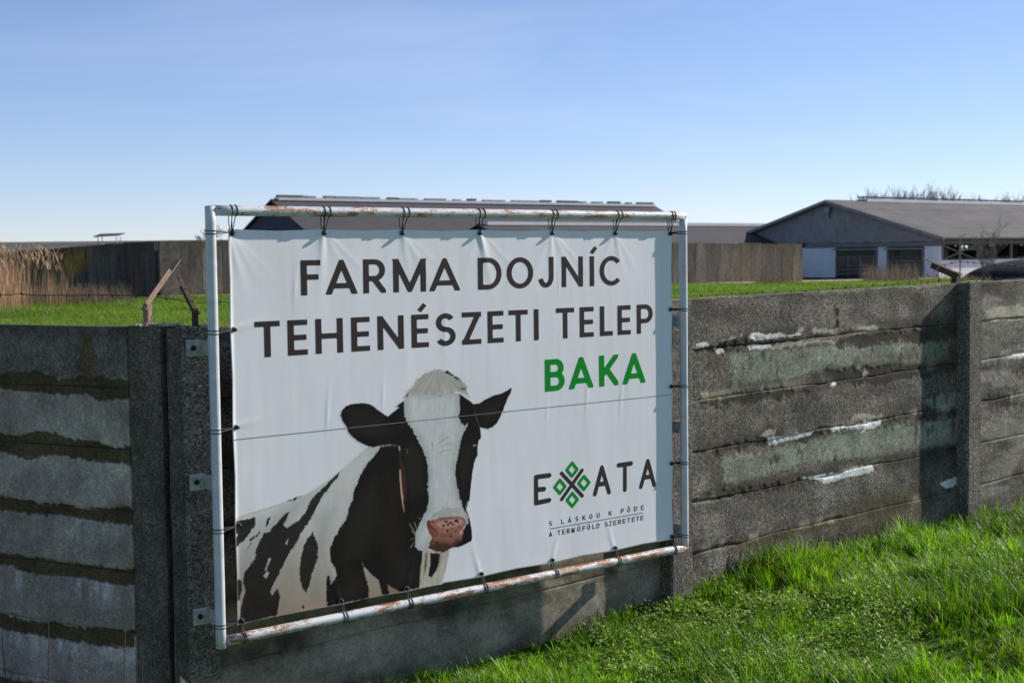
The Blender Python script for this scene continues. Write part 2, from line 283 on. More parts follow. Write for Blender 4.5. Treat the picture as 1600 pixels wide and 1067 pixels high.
def paint_right(P, s, z):                              # sunny fence: bare aggregate, old green paint, flaking whitewash, dark mortar smears
    px, py = proj_px(P); k = 11
    big = fbm(s * 1.2, z * 3.0, k); mid = fbm(s * 6, z * 9, k + 7); fine = fbm(s * 28, z * 28, k + 20, 3)
    c = np.ones(s.shape + (3,)) * np.array(lin(120, 113, 102)); hs_ = fbm(s * 2.2, z * 13, 97); c *= (0.5 + 0.9 * big)[..., None] * (0.55 + 0.8 * mid)[..., None] * (0.6 + 0.75 * hs_)[..., None]
    ag = np.full(s.shape, 0.95); dsp = 0.0022 * (fine - 0.5) + 0.004 * (mid - 0.5) + 0.006 * (big - 0.5); wp = (fine - 0.5) * 2 + (mid - 0.5) * 1.4
    onbay = sstep(3.30, 3.36, s)
    for p in GREEN:
        a = edge(px, py, p, 2.5, wp, amp=7) * sstep(0.34, 0.46, fine * .6 + 0.5 * mid + 0.05) * sstep(.24, .4, fbm(s * 16, z * 5, 91)) * 0.92 * onbay; c = blend(c, a, np.array(lin(150, 156, 134)) * (0.72 + .42 * hs_[..., None])); ag = ag * (1 - 0.45 * a); dsp += 0.0015 * a
    for p in DARK: a = edge(px, py, p, 3.0, wp, amp=9) * 0.85 * onbay; c = blend(c, a, lin(58, 54, 46)); ag = ag * (1 - 0.35 * a); dsp -= 0.004 * a
    for p in OLIVE: a = edge(px, py, p, 7.0, wp, amp=10) * 0.65 * onbay; c = blend(c, a, lin(112, 96, 58)); ag = ag * (1 - 0.3 * a)
    under = (1 - onbay) * sstep(-1.62, -1.72, z - A3[2] + 0.0) # lowest slabs under the banner: smooth grey render
    c = blend(c, 0.8 * under, np.array(lin(158, 147, 130)) * (.6 + .8 * mid[..., None])); ag = ag * (1 - 0.7 * under)
    vz = (float(topR(0)) + 0.0172 * s - z) / 0.322; jd = np.abs(vz - np.round(vz)) * 0.322; lips = sstep(.52, .66, fbm(s * 5, np.round(vz) * 7.3, 93)) * (1 - sstep(.004, .03 + .03 * mid, jd)) * 0.8; c = blend(c, lips, lin(176, 163, 142)); ag = ag * (1 - .5 * lips); dsp += 0.003 * lips
    low = sstep(.36, .56, fbm(s * 2.1, np.round(vz) * 5.1 + 3, 95)) * (1 - sstep(.0, .10, jd + .05 * (mid - .5) + .03 * (fine - .5))) * 0.8; c = blend(c, low, lin(62, 57, 47)); ag = ag * (1 - .4 * low)
    moss = sstep(0.60, 0.74, fbm(s * 2.2, z * 6, 41)) * 0.5; c = blend(c, moss, lin(80, 76, 56))
    pw = sstep(6.55, 6.62, s) * sstep(0.44, 0.60, fbm(s * 2.0, z * 7, 51)) * 0.7; c = blend(c, pw, lin(150, 144, 130)); ag = ag * (1 - 0.5 * pw); dsp += 0.006 * pw
    for p in CREAM: a = edge(px, py, p, 0.8, wp, amp=4) * onbay; c = blend(c, a, lin(188, 176, 156)); ag = ag * (1 - 0.7 * a); dsp += 0.0018 * a
    for p in WHITE: a = edge(px, py, p, 0.6, wp, amp=2.6) * onbay; c = blend(c, a, np.array(lin(236, 234, 228)) * (.8 + .3 * fine[..., None])); ag = ag * (1 - 0.8 * a); dsp += 0.0018 * a
    return c, ag, dsp
def paint_left(P, s, z):                               # shaded fence: blue-grey render with dark mossy smears along the joints
    px, py = proj_px(P); big = fbm(s * 1.5, z * 2, 61); mid = fbm(s * 8, z * 6, 67); fine = fbm(s * 40, z * 40, 73, 3); strk = fbm(s * 22, z * 2.2, 79)
    wp = (fine - 0.5) * 2 + (mid - 0.5) * 1.5
    c = np.ones(s.shape + (3,)) * np.array(lin(182, 170, 155)); c *= (0.45 + 0.7 * big)[..., None] * (0.72 + 0.3 * mid + .12 * strk + .16 * fine)[..., None]; ag = np.full(s.shape, 0.34); dsp = 0.006 + 0.003 * (mid - 0.5)
    lowr = sstep(780, 900, py); vzl = (zL - z) / 0.289; fr_ = vzl - np.floor(vzl); c = blend(c, 0.75 * sstep(0.36, 0.62, .5 * strk + .5 * big) * lowr * np.exp(-((fr_ - .30) / .22) ** 2), lin(228, 222, 214))
    topm = 1 - sstep(588, 594, py); c = blend(c, topm * 0.75, lin(100, 96, 88)); ag = ag * (1 - topm) + 0.6 * topm
    cap = 1 - sstep(515, 545, py + 14 * wp); c = blend(c, 0.5 * cap, lin(66, 64, 58))
    for q in LSTAIN: a = edge(px, py, q, 5, wp, amp=8) * 0.75; c = blend(c, a, lin(98, 76, 38))
    for q in LBANDS:
        sdn = edge(px, py, q, 1.0, wp, amp=4); lip = np.clip(edge(px, py, q, 3.5, wp, amp=4) - sdn, 0, 1)
        c = blend(c, sdn, np.array(lin(96, 82, 52)) * 0.85); c = np.where(sdn[..., None] > 0.5, c * (0.7 + 0.6 * mid)[..., None], c); ag = ag * (1 - sdn) + 0.45 * sdn
        c = blend(c, 0.55 * lip * sstep(0.45, 0.6, mid), lin(205, 208, 212)); dsp -= 0.009 * sdn
    return c, ag, dsp
def slab(parent, O, D, Nn, s0, s1, top, bot, paint, step, thick=0.07):
    ns = max(int((s1 - s0) / step), 4); nz_ = max(int((top(s0) - bot(s0)) / step), 4)
    s = np.linspace(s0, s1, ns + 1)[:, None] * np.ones((1, nz_ + 1)); f = np.linspace(0, 1, nz_ + 1)[None, :] * np.ones((ns + 1, 1))
    z = bot(s) + (top(s) - bot(s)) * f; P = O[None, None, :] + s[..., None] * D; P[..., 2] = z
    c, ag, dsp = paint(P, s, z)
    e = np.minimum(f, 1 - f) * (top(s0) - bot(s0)); chn = fbm(s * 3.5, z * 0 + s0 * 3 + float(top(s0)) * 7, 3); chip = 0.003 + 0.022 * sstep(.5, .8, chn)
    dsp = dsp + 0.010 * (fbm(s * 0.9, s * 0 + float(top(s0)) * 9.1, 6) - 0.5) + (0.012 * (fbm(s * 0.7, s * 0 + float(top(s0)) * 5.7, 16) - 0.5)) * (f - 0.5) * 2
    dsp = dsp - (0.0003 + 0.014 * sstep(.5, .8, chn)) * (1 - sstep(0, 1, e / chip)); P = P + dsp[..., None] * Nn
    loop = [(i, 0) for i in range(ns)] + [(ns, j) for j in range(nz_)] + [(i, nz_) for i in range(ns, 0, -1)] + [(0, j) for j in range(nz_, 0, -1)]
    n0 = (ns + 1) * (nz_ + 1); idx = lambda i, j: i * (nz_ + 1) + j
    back = np.array([P[i, j] - (thick + dsp[i, j]) * Nn for i, j in loop]); V = np.vstack([P.reshape(-1, 3), back])
    i, j = np.meshgrid(np.arange(ns), np.arange(nz_), indexing='ij'); i = i.ravel(); j = j.ravel()
    q = np.c_[idx(i, j), idx(i + 1, j), idx(i + 1, j + 1), idx(i, j + 1)]
    L = len(loop); a = np.array([idx(i, j) for i, j in loop]); k = np.arange(L); q = np.vstack([q, np.c_[a, n0 + k, n0 + (k + 1) % L, a[(k + 1) % L]]])
    ia, ib, ic, id_ = n0, n0 + ns, n0 + ns + nz_, n0 + 2 * ns + nz_; q = np.vstack([q, [[ia, id_, ic, ib]]])
    cc = np.concatenate([np.concatenate([c, ag[..., None]], -1).reshape(-1, 4), np.array([[*lin(120, 112, 100), 0.9]] * L)])
    return mesh('slab', V, q, M['concrete'], parent, cc, smooth=True)
def post(parent, C, D, Nn, wd, dp, z0, z1, tint, ag=1.0, k=0):   # C: centre of front face; chamfered upright with rough faces
    nr = int((z1 - z0) / 0.03); ch = 0.014; ring = []
    ca = [(-wd / 2 + ch, 0), (0, 0), (wd / 2 - ch, 0), (wd / 2, -ch), (wd / 2, -dp / 2), (wd / 2, -dp + ch), (wd / 2 - ch, -dp), (-wd / 2 + ch, -dp), (-wd / 2, -dp + ch), (-wd / 2, -dp / 2), (-wd / 2, -ch)]
    n = len(ca); V = []; cc = []
    for r in range(nr + 1):
        z = z0 + (z1 - z0) * r / nr; shrink = 0.985 if r == nr else 1.0
        for q, (a, b) in enumerate(ca):
            w1 = 0.006 * (float(fbm(np.array(z * 7 + q * 3.3 + k), np.array(q * 5.1 + k), 2)) - 0.5)
            p = C + (a * shrink + w1) * D + (b + w1) * Nn; V.append((p[0], p[1], z + (0.012 * (float(vn(np.array(q * 1.7), np.array(k + 0.5))) - 0.5) if r == nr else 0)))
            g = 0.8 + 0.4 * float(fbm(np.array(z * 2.2 + k), np.array(q * 0.4), 8)); cc.append((tint[0] * g, tint[1] * g, tint[2] * g, ag))
    f = [(r * n + q, r * n + (q + 1) % n, (r + 1) * n + (q + 1) % n, (r + 1) * n + q) for r in range(nr) for q in range(n)]
    f = [tuple(reversed(x)) for x in f]; f.append(tuple(range(nr * n, nr * n + n))[::-1]); f.append(tuple(range(n)))
    return mesh('post', V, f, M['concrete'], parent, np.array(cc))
fenceR = empty('concrete_fence', W(3.2, -2.3, SLAB)); tag(fenceR, 'weathered concrete slab fence with flaking white and green paint behind the banner', 'fence')
fenceL = empty('concrete_fence', LC + LD * 1.6 - np.array([0, 0, 1.9])); tag(fenceL, 'shaded blue grey concrete slab fence with dark mossy bands along its joints', 'fence')
def keep(o, par):                                      # child built in world coordinates
    o.matrix_parent_inverse = Matrix.Translation(par.location).inverted() if par.rotation_euler.z == 0 else par.matrix_basis.inverted(); return o
topR = lambda s: 2.0 - 0.325 + 0.0112 * np.asarray(s, float)
O_R = A3 + SLAB * N3
bays = [(0.06, 3.14), (3.33, 6.36), (6.52, 9.56)]
for bi, (s0, s1) in enumerate(bays):
    for q in range(6):
        hh = 0.322; sl_ = 0.014 if bi else 0.004
        jt = lambda s, q: topR(s) - 0.322 * q + ((0.006 * (np.asarray(s, float) - 3.3) * min(q, 2) + 0.030 * (fbm(np.asarray(s, float) * 1.9, np.asarray(s, float) * 0 + q * 3.7, 88) - 0.5)) if q else 0.006 * (vn(np.asarray(s, float) * 9, np.asarray(s, float) * 0, 4) - .5))
        tp = lambda s, q=q: jt(s, q) - (0.0005 if q else 0)
        bt = lambda s, q=q: jt(s, q + 1) + 0.0005
        keep(slab(fenceR, O_R, U3, N3, s0, s1, tp, bt, paint_right, 0.0085 if bi == 1 else (0.011 if bi == 0 and q > 3 else 0.014)), fenceR)
tR = lin(122, 115, 104)
for s_, wd, k in ((-0.035, 0.205, 1), (3.235, 0.20, 2), (6.44, 0.18, 3), (9.64, 0.18, 4)):
    C = A3 + s_ * U3 + (SLAB + 0.10) * N3; z1 = float(topR(s_)) + 0.006
    keep(post(fenceR, C, U3, N3, wd, 0.17, -0.75, z1, tR, 1.0, k), fenceR)
O_L = LC + LD * 0.0 - 0.012 * LN; zL = LC[2]
for q in range(7):
    keep(slab(fenceL, O_L, LD, LN, 0.197, 3.2, lambda s, q=q: zL - 0.289 * q + 0 * s - (0.0005 if q else 0), lambda s, q=q: zL - 0.289 * (q + 1) + 0 * s + 0.0005, paint_left, 0.0075), fenceL)
tL = lin(100, 92, 82)
keep(post(fenceL, LC + LD * 0.0975, LD, LN, 0.195, 0.20, -0.75, zL + 0.004, tL, 0.7, 5), fenceL)
keep(post(fenceL, LC + LD * 3.28, LD, LN, 0.15, 0.16, -0.75, zL + 0.004, tL, 0.7, 6), fenceL)
FC = LC - LD * 0.040 - LN * 0.012; keep(post(fenceL, FC, LD, LN, 0.022, 0.20, -0.75, zL - 0.004, tL, 0.7, 7), fenceL)
# mortar crumbs on the corner post tops
def crumbs(par, C, D, Nn, n, spread, mat_c):
    b = MB()
    for q in range(n):
        r = random.uniform(0.004, 0.016); b.ball(C + D * random.uniform(-spread, spread) + Nn * random.uniform(-0.12, -0.01) + Z3 * r * 0.3, r, 6, (1, random.uniform(.6, 1.2), random.uniform(.4, .8)))
    o = mesh('mortar_crumbs', b.v, b.f, M['concrete'], par, np.array([[*mat_c, 0.4]] * len(b.v))); o['kind'] = 'stuff'; return keep(o, par)
crumbs(fenceL, LC + LD * 0.06 + Z3 * 0.006, LD, LN, 46, 0.10, lin(178, 164, 146)); P0 = A3 - 0.035 * U3 + (SLAB + 0.10) * N3
P0[2] = float(topR(0)) + 0.005; crumbs(fenceR, P0, U3, N3, 40, 0.09, lin(178, 164, 146))
P2 = A3 + 6.62 * U3 + (SLAB + 0.03) * N3; P2[2] = float(topR(6.62)) + 0.002; crumbs(fenceR, P2, U3, N3, 26, 0.14, lin(200, 184, 160))
# angle-iron arms for the barbed wire, leaning inwards over the fence
def arm(par, base, D, inw, stub, run, rise, wd, mat):
    """L-section steel: short upright stub, then the inclined arm"""
    b = MB(); base = np.array(base, float); k = base + Z3 * stub; d = inw * run + Z3 * rise; L = np.linalg.norm(d); d /= L; pn = np.cross(D, d)
    b.obox(base + Z3 * (stub / 2 - 0.02), D * wd / 2, inw * 0.0025, Z3 * (stub / 2 + 0.03)); b.obox(base + Z3 * (stub / 2 - 0.02) - D * (wd / 2 - 0.0025) + inw * wd * 0.45, D * 0.0025, inw * wd * 0.42, Z3 * (stub / 2 + 0.028))
    b.obox(k + d * (L / 2 - 0.012), D * wd / 2, pn * 0.0025, d * (L / 2 + 0.012)); b.obox(k + d * (L * 0.36) - D * (wd / 2 - 0.0025) - pn * wd * 0.45, D * 0.0026, pn * wd * 0.42, d * (L * 0.36))
    o = keep(b.build('wire_arm', mat, par), par)
    for fr in (0.25, 0.6, 0.92):
        c_ = k + d * L * fr + pn * 0.003; e_ = MB().obox(c_, D * 0.005, pn * 0.0012, d * 0.005); e_.build('bolt_hole', M['bolt'], o)
    return k, d, L
INL, INR = -LN, V3
bL = LC + LD * 0.135 - LN * 0.07; bL[2] = zL; kL = arm(fenceL, bL, LD, INL, 0.095, 0.235, 0.215, 0.030, M['palerust'])
bR = A3 + 0.012 * U3 + (SLAB + 0.03) * N3; bR[2] = float(topR(0)); kR = arm(fenceR, bR, U3, INR, 0.085, 0.17, 0.165, 0.022, M['rust'])
b2 = at(1497, 441, 10.80); b2[2] = float(topR(6.44)); k2 = arm(fenceR, b2, U3, INR, 0.075, 0.30, 0.115, 0.05, M['rust'])
# barbed wire
def barbed(pts, label, step=0.115, r=0.0021, sag=0.0):
    pts = [np.array(p, float) for p in pts]; fine = []
    for a, b_ in zip(pts[:-1], pts[1:]):
        n = max(int(np.linalg.norm(b_ - a) / 0.05), 3)
        for q in range(n): tt = q / n; fine.append(a + (b_ - a) * tt - Z3 * sag * 4 * tt * (1 - tt) * np.linalg.norm(b_ - a) + Z3 * random.uniform(-.003, .003))
    fine.append(pts[-1]); root = empty('barbed_wire', fine[0]); tag(root, label, 'wire', 'barbed wire along the fence tops')
    o = MB().tube([p - fine[0] for p in fine], r, 5).build('wire_strand', M['wire'], root)
    b = MB(); acc = 0.05; last = fine[0]
    for p in fine[1:]:
        acc += np.linalg.norm(p - last)
        if acc > step:
            acc = 0; d = (p - last) / np.linalg.norm(p - last)
            for q in range(4):
                th = random.uniform(0, 6.28); a = np.cross(d, [0.3, 0.5, 0.8]); a /= np.linalg.norm(a); c_ = np.cross(d, a); e_ = (math.cos(th) * a + math.sin(th) * c_) * 0.016 + d * random.uniform(-.006, .006)
                b.tube([p - fine[0] - e_ * 0.2, p - fine[0] + e_], [0.0022, 0.0010], 4)
            b.ball(p - fine[0], 0.0045, 6)
        last = p
    if b.v: x = b.build('barbs', M['wire'], root); x['kind'] = 'stuff'
    return root
aL = kL[0] + kL[1] * 0.07; aR = kR[0] + kR[1] * 0.05; a2 = k2[0] + k2[1] * 0.16; 
wl = aL + LD * 3.2; wl[2] = aL[2] + 0.01
barbed([wl, aL, aR, aR + U3 * 1.6 - Z3 * 0.02, aR + U3 * 3.2], 'rusty barbed wire strand strung past the two corner post arms')
tw = lambda s, d=-0.03, h=0.012: np.array([*(A3 + s * U3 + (SLAB + d) * N3)[:2], float(topR(s)) + h])
barbed([tw(3.15), tw(3.9, -.04, .016), tw(4.8, -.05, .010), tw(5.6, -.04, .02), tw(5.95, -.05, .03), a2], 'rusty barbed wire lying along the fence top and rising to the lone arm')
barbed([a2, a2 + U3 * 0.25 + Z3 * 0.03, a2 + U3 * 1.2 - Z3 * 0.02, a2 + U3 * 3.2], 'rusty barbed wire strand running on beyond the lone arm', 0.10, 0.0024)
barbed([tw(5.9, -.03, .02), tw(6.2, -.03, .025), tw(7.2, -.04, .014), tw(9.4, -.04, .014)], 'rusty barbed wire resting on the fence top past the lone arm')
barbed([a2 + Z3 * 0.0, a2 - U3 * 0.05 - Z3 * 0.07, tw(6.22, -.06, .02)], 'short loose end of barbed wire hanging from the lone arm')
# ------------------------------------------------------------------ the sign: pipe frame, ties, banner
WF, HF, PR = 3.124, 2.0, 0.0242
frame = empty('sign_frame', W(0, -HF)); tag(frame, 'white painted steel pipe frame with rust bolted to the concrete fence', 'frame')
def pipe(a, b, mat, over=0.0):
    a, b = np.array(a), np.array(b); d = (b - a) / np.linalg.norm(b - a); n = 26
    pts = [a - d * over + (b - a + 2 * d * over) * q / n for q in range(n + 1)]
    o = MB().tube(pts, PR, 20).build('pipe', mat, frame, True); return keep(o, frame)
TL, TR, BR, BL = W(0, 0), W(WF, 0), W(WF, -HF), W(0, -HF)
pipe(TL + U3 * 0.012, TR - U3 * 0.004, M['pipe_rusty'], 0.012); pipe(BL + U3 * 0.024, BR - U3 * 0.004, M['pipe_low'], 0.0)
pipe(TL + Z3 * 0.02, BL - Z3 * 0.03, M['pipe']); pipe(TR - Z3 * 0.022, BR - Z3 * 0.018, M['pipe'])
for c_ in (TL, TR, BR, BL): keep(MB().ball(c_, PR * 1.03, 14).build('corner_weld', M['pipe'], frame, True), frame)
for s_, hs, dr in ((0.0, [onplane(318, y, -0.1)[1] for y in (543, 752, 962)], -1), (WF, [onplane(1062, y, -0.1)[1] for y in (500, 664, 822)], -1)):
    for h_ in hs:
        c_ = W(s_ + dr * 0.045, h_, -0.107); b = MB().obox(c_, U3 * 0.04, N3 * 0.004, Z3 * 0.039); b.obox(W(s_ - 0.008, h_, -0.065), U3 * 0.004, N3 * 0.045, Z3 * 0.034)
        o = keep(b.build('mounting_tab', M['tab'], frame), frame); q = MB()
        q.tube([c_ - U3 * 0.006 + N3 * 0.004, c_ - U3 * 0.006 + N3 * 0.014], 0.013, 6); q.tube([c_ - U3 * 0.006 + N3 * 0.002, c_ - U3 * 0.006 + N3 * 0.022], 0.006, 8); q.build('bolt', M['bolt'], o)
BOFF = -0.02                                           # banner plane behind the pipe centres
tie_top = [onplane(x, 362, BOFF)[0] for x in (505, 627, 748, 861, 960)]; tie_bot = [onplane(x, y, BOFF)[0] for x, y in ((532, 941), (634, 919), (751, 897), (862, 877), (960, 859))]
tie_l = [onplane(361, y, BOFF)[1] for y in (515, 668, 822)]; tie_r = [onplane(1053, y, BOFF)[1] for y in (483, 603, 723)]
b_l, b_t = onplane(355, 358, BOFF); b_r = onplane(1051, 600, BOFF)[0]; b_b = 0.5 * (onplane(367, 970, BOFF)[1] + onplane(1050, 848, BOFF)[1])
corner = [(b_l + .02, b_t - .02), (b_r - .02, b_t - .02), (b_l + .02, b_b + .02), (b_r - .02, b_b + .02)]
grommets = [(s, b_t - .018) for s in tie_top] + [(s, b_b + .018) for s in tie_bot] + [(b_l + .018, h) for h in tie_l] + [(b_r - .018, h) for h in tie_r] + corner
def folds(s, h):
    """height of the vinyl off its plane: tension folds fanning from the ties, broad sag, small creases"""
    z = 0.006 * (fbm(s * 1.1, h * 0.9, 101, 3) - 0.5) + 0.0022 * (fbm(s * 5.0, h * 1.6, 131, 3) - 0.5)
    for k, g in enumerate(tie_top + [b_l, b_r]):
        for m_, (tilt, amp, wd) in enumerate(((0.10, 0.0034, 0.020), (-0.42, 0.0016, 0.026), (0.62, 0.0026, 0.026), (1.1, 0.0010, 0.02))):
            tilt += 0.5 * (float(vn(np.array(k * 1.7), np.array(m_ * 2.3), 5)) - 0.5); amp *= 0.25 + 1.3 * float(vn(np.array(k * 2.9), np.array(m_ * 1.9), 15)); d = b_t - h; ln = 0.09 + 0.15 * float(vn(np.array(k * 3.1), np.array(m_ * 1.3), 9))
            x = (s - g - tilt * d) / (wd * (0.6 + 3.2 * np.clip(d, 0, 1))); z = z + amp * np.exp(-x * x) * np.exp(-(d / ln) ** 1.6) * sstep(-0.01, 0.03, d)
    for k, g in enumerate(tie_bot + [b_l, b_r]):
        d = h - b_b; x = (s - g - 0.3 * d * (1 if k % 2 else -1)) / (0.018 * (0.6 + 3 * np.clip(d, 0, 1))); z = z + 0.0022 * np.exp(-x * x) * np.exp(-(d / 0.15) ** 1.6)
    for k, g in enumerate(tie_l):
        d = s - b_l; x = (h - g - 0.2 * d) / (0.02 * (0.7 + 3 * np.clip(d, 0, 1))); z = z + 0.0025 * np.exp(-x * x) * np.exp(-(d / 0.14) ** 1.6)
    z = z + 0.006 * np.exp(-((s - b_l) / 0.012) ** 2)
    for (cx, cy, ll, a) in ((0.62, -0.98, .10, .0014), (0.95, -0.92, .07, .001), (1.35, -0.62, .1, .001), (0.45, -0.36, .07, .0012), (2.35, -1.02, .09, .0012), (2.62, -1.05, .1, .0014), (2.05, -1.08, .07, .001), (2.15, -0.35, .08, .0008)):
        z = z + a * np.exp(-((s - cx - 0.08 * (h - cy)) / 0.009) ** 2) * np.exp(-((h - cy) / ll) ** 2)
    return z
def bpt(s, h, lift=0.0): return A3 + s[..., None] * U3 + h[..., None] * Z3 + (BOFF + folds(s, h) + lift)[..., None] * N3
ns, nh = 420, 260; s_, h_ = np.meshgrid(np.linspace(0, 1, ns + 1), np.linspace(0, 1, nh + 1), indexing='ij')
scal = lambda x, g: 0.006 * np.min([np.abs(x - q) for q in g], 0) / 0.2
S = b_l + (b_r - b_l) * s_; Hh = b_b + (b_t - b_b) * h_
Hh = Hh - scal(S, tie_top + [b_l, b_r]) * sstep(0.9, 1, h_) + scal(S, tie_bot + [b_l, b_r]) * sstep(0.1, 0, h_); S = S + scal(Hh, tie_l + [b_t, b_b]) * sstep(0.08, 0, s_) - scal(Hh, tie_r + [b_t, b_b]) * sstep(0.92, 1, s_)
i, j = np.meshgrid(np.arange(ns), np.arange(nh), indexing='ij'); i = i.ravel(); j = j.ravel(); k_ = nh + 1
bf = np.c_[i * k_ + j, (i + 1) * k_ + j, (i + 1) * k_ + j + 1, i * k_ + j + 1]
banner = mesh('banner', bpt(S, Hh).reshape(-1, 3), bf, M['vinyl'], smooth=True)
sol = banner.modifiers.new('thickness', 'SOLIDIFY'); sol.thickness = 0.0015; sol.offset = -1 if True else 1
tag(banner, 'white vinyl dairy farm banner printed with a cow and dark lettering', 'banner')
# --- printed shapes: marching squares over a distance field, laid on the vinyl
def contour(fn, s0, s1, h0, h1, step, name, mat, lift=0.0007):
    nx, ny = max(int((s1 - s0) / step), 3), max(int((h1 - h0) / step), 3); x = np.linspace(s0, s1, nx + 1); y = np.linspace(h0, h1, ny + 1); X, Y = np.meshgrid(x, y, indexing='ij'); D = fn(X, Y)
    ins = D < 0; vid = {}; vs_ = []; fs = []
    def vert(key, p):
        if key not in vid: vid[key] = len(vs_); vs_.append(p)
        return vid[key]
    cnt = ins[:-1, :-1].astype(int) + ins[1:, :-1] + ins[1:, 1:] + ins[:-1, 1:]
    for i, j in zip(*np.nonzero(cnt)):
        cs = [(i, j), (i + 1, j), (i + 1, j + 1), (i, j + 1)]; poly = []
        for q in range(4):
            a, b = cs[q], cs[(q + 1) % 4]; da, db = D[a], D[b]
            if da < 0: poly.append(vert(a, (x[a[0]], y[a[1]])))
            if (da < 0) != (db < 0):
                tt = da / (da - db); lo, hi = min(a, b), max(a, b); poly.append(vert((lo, hi), (x[a[0]] + (x[b[0]] - x[a[0]]) * tt, y[a[1]] + (y[b[1]] - y[a[1]]) * tt)))
        if len(poly) >= 3: fs.append(tuple(poly))
    if not fs: return None
    v = np.array(vs_); return mesh(name, bpt(v[:, 0], v[:, 1], lift), fs, mat, banner, smooth=True)
def seg(x, y, a, b, ea=0.0, eb=0.0):                   # oriented box distance (without half width): returns (across, along overshoot)
    ax, ay = a; bx, by = b; L = math.hypot(bx - ax, by - ay); dx, dy = (bx - ax) / L, (by - ay) / L; u = (x - ax) * dx + (y - ay) * dy; v = np.abs((x - ax) * -dy + (y - ay) * dx)
    return v, np.maximum(-ea - u, u - L - eb)
def stroke(x, y, pts, t, butt=True):
    d = np.full(x.shape, 1e9)
    for a, b in zip(pts[:-1], pts[1:]):
        L2 = (b[0] - a[0]) ** 2 + (b[1] - a[1]) ** 2 + 1e-12; q = np.clip(((x - a[0]) * (b[0] - a[0]) + (y - a[1]) * (b[1] - a[1])) / L2, 0, 1); d = np.minimum(d, np.hypot(x - a[0] - q * (b[0] - a[0]), y - a[1] - q * (b[1] - a[1])))
    d = d - t / 2
    if butt:
        for e, n in ((pts[0], pts[1]), (pts[-1], pts[-2])):
            L = math.hypot(e[0] - n[0], e[1] - n[1]); u = ((x - e[0]) * (e[0] - n[0]) + (y - e[1]) * (e[1] - n[1])) / L; near = np.hypot(x - e[0], y - e[1]) < t * 0.8
            d = np.where(near, np.maximum(d, u), d)
    return d
def arc(cx, cy, rx_, ry_, a0, a1, n=22): return [(cx + rx_ * math.cos(R(a0 + (a1 - a0) * q / n)), cy + ry_ * math.sin(R(a0 + (a1 - a0) * q / n))) for q in range(n + 1)]
st = ('b', 0, 0, 0, 1); br = lambda y, x=1: ('b', 0, y, x, y)
GL = {'A': [('v', 0, 0, .5, 1, 1, 0), ('b', .2, .2, .8, .2)], 'B': [st, ('c', [(0, 1), (.55, 1)] + arc(.55, .76, .38, .24, 90, -90) + [(0, .52)]), ('c', [(0, .52), (.58, .52)] + arc(.58, .26, .42, .26, 90, -90) + [(0, 0)])],
      'C': [('c', arc(.52, .5, .52, .5, 42, 318, 30))], 'D': [st, ('c', [(0, 1), (.42, 1)] + arc(.42, .5, .58, .5, 90, -90) + [(0, 0)])], 'E': [st, br(0), br(.5, .93), br(1)], 'F': [st, br(.52, .86), br(1)], 'H': [st, ('b', 1, 0, 1, 1), br(.5)],
      'I': [st], 'J': [('c', [(1, 1.2), (1, .36)] + arc(.5, .34, .5, .34, 0, -165, 18)), ], 'K': [st, ('d', .08, .36, .95, 1), ('d', .34, .56, 1, 0)], 'L': [st, br(0)], 'M': [st, ('b', 1, 0, 1, 1), ('v', 0.02, 1, .5, 0, .98, 1)], 'N': [st, ('b', 1, 0, 1, 1), ('d', 0.02, 1, .98, 0)],
      'O': [('c', arc(.5, .5, .5, .5, 0, 361, 44))], 'P': [st, ('c', [(0, 1), (.55, 1)] + arc(.55, .71, .45, .29, 90, -90) + [(0, .42)])], 'R': [st, ('c', [(0, 1), (.5, 1)] + arc(.5, .71, .46, .29, 90, -90) + [(0, .42)]), ('d', .42, .45, .98, 0)],
      'S': [('c', arc(.5, .755, .44, .245, 28, 270, 20)[:-1] + arc(.5, .255, .48, .255, 90, -152, 22))], 'T': [br(1), ('b', .5, 0, .5, 1)], 'U': [('c', [(0, 1.2), (0, .38)] + arc(.5, .38, .5, .38, 180, 360, 18) + [(1, 1.2)])], 'Z': [br(1), br(0), ('d', .96, 1, .04, 0)]}
ACC = {'Á': ('A', 'a'), 'É': ('E', 'a'), 'Í': ('I', 'a'), 'Ö': ('O', 'u'), 'Ô': ('O', '^'), 'Ő': ('O', 'h')}
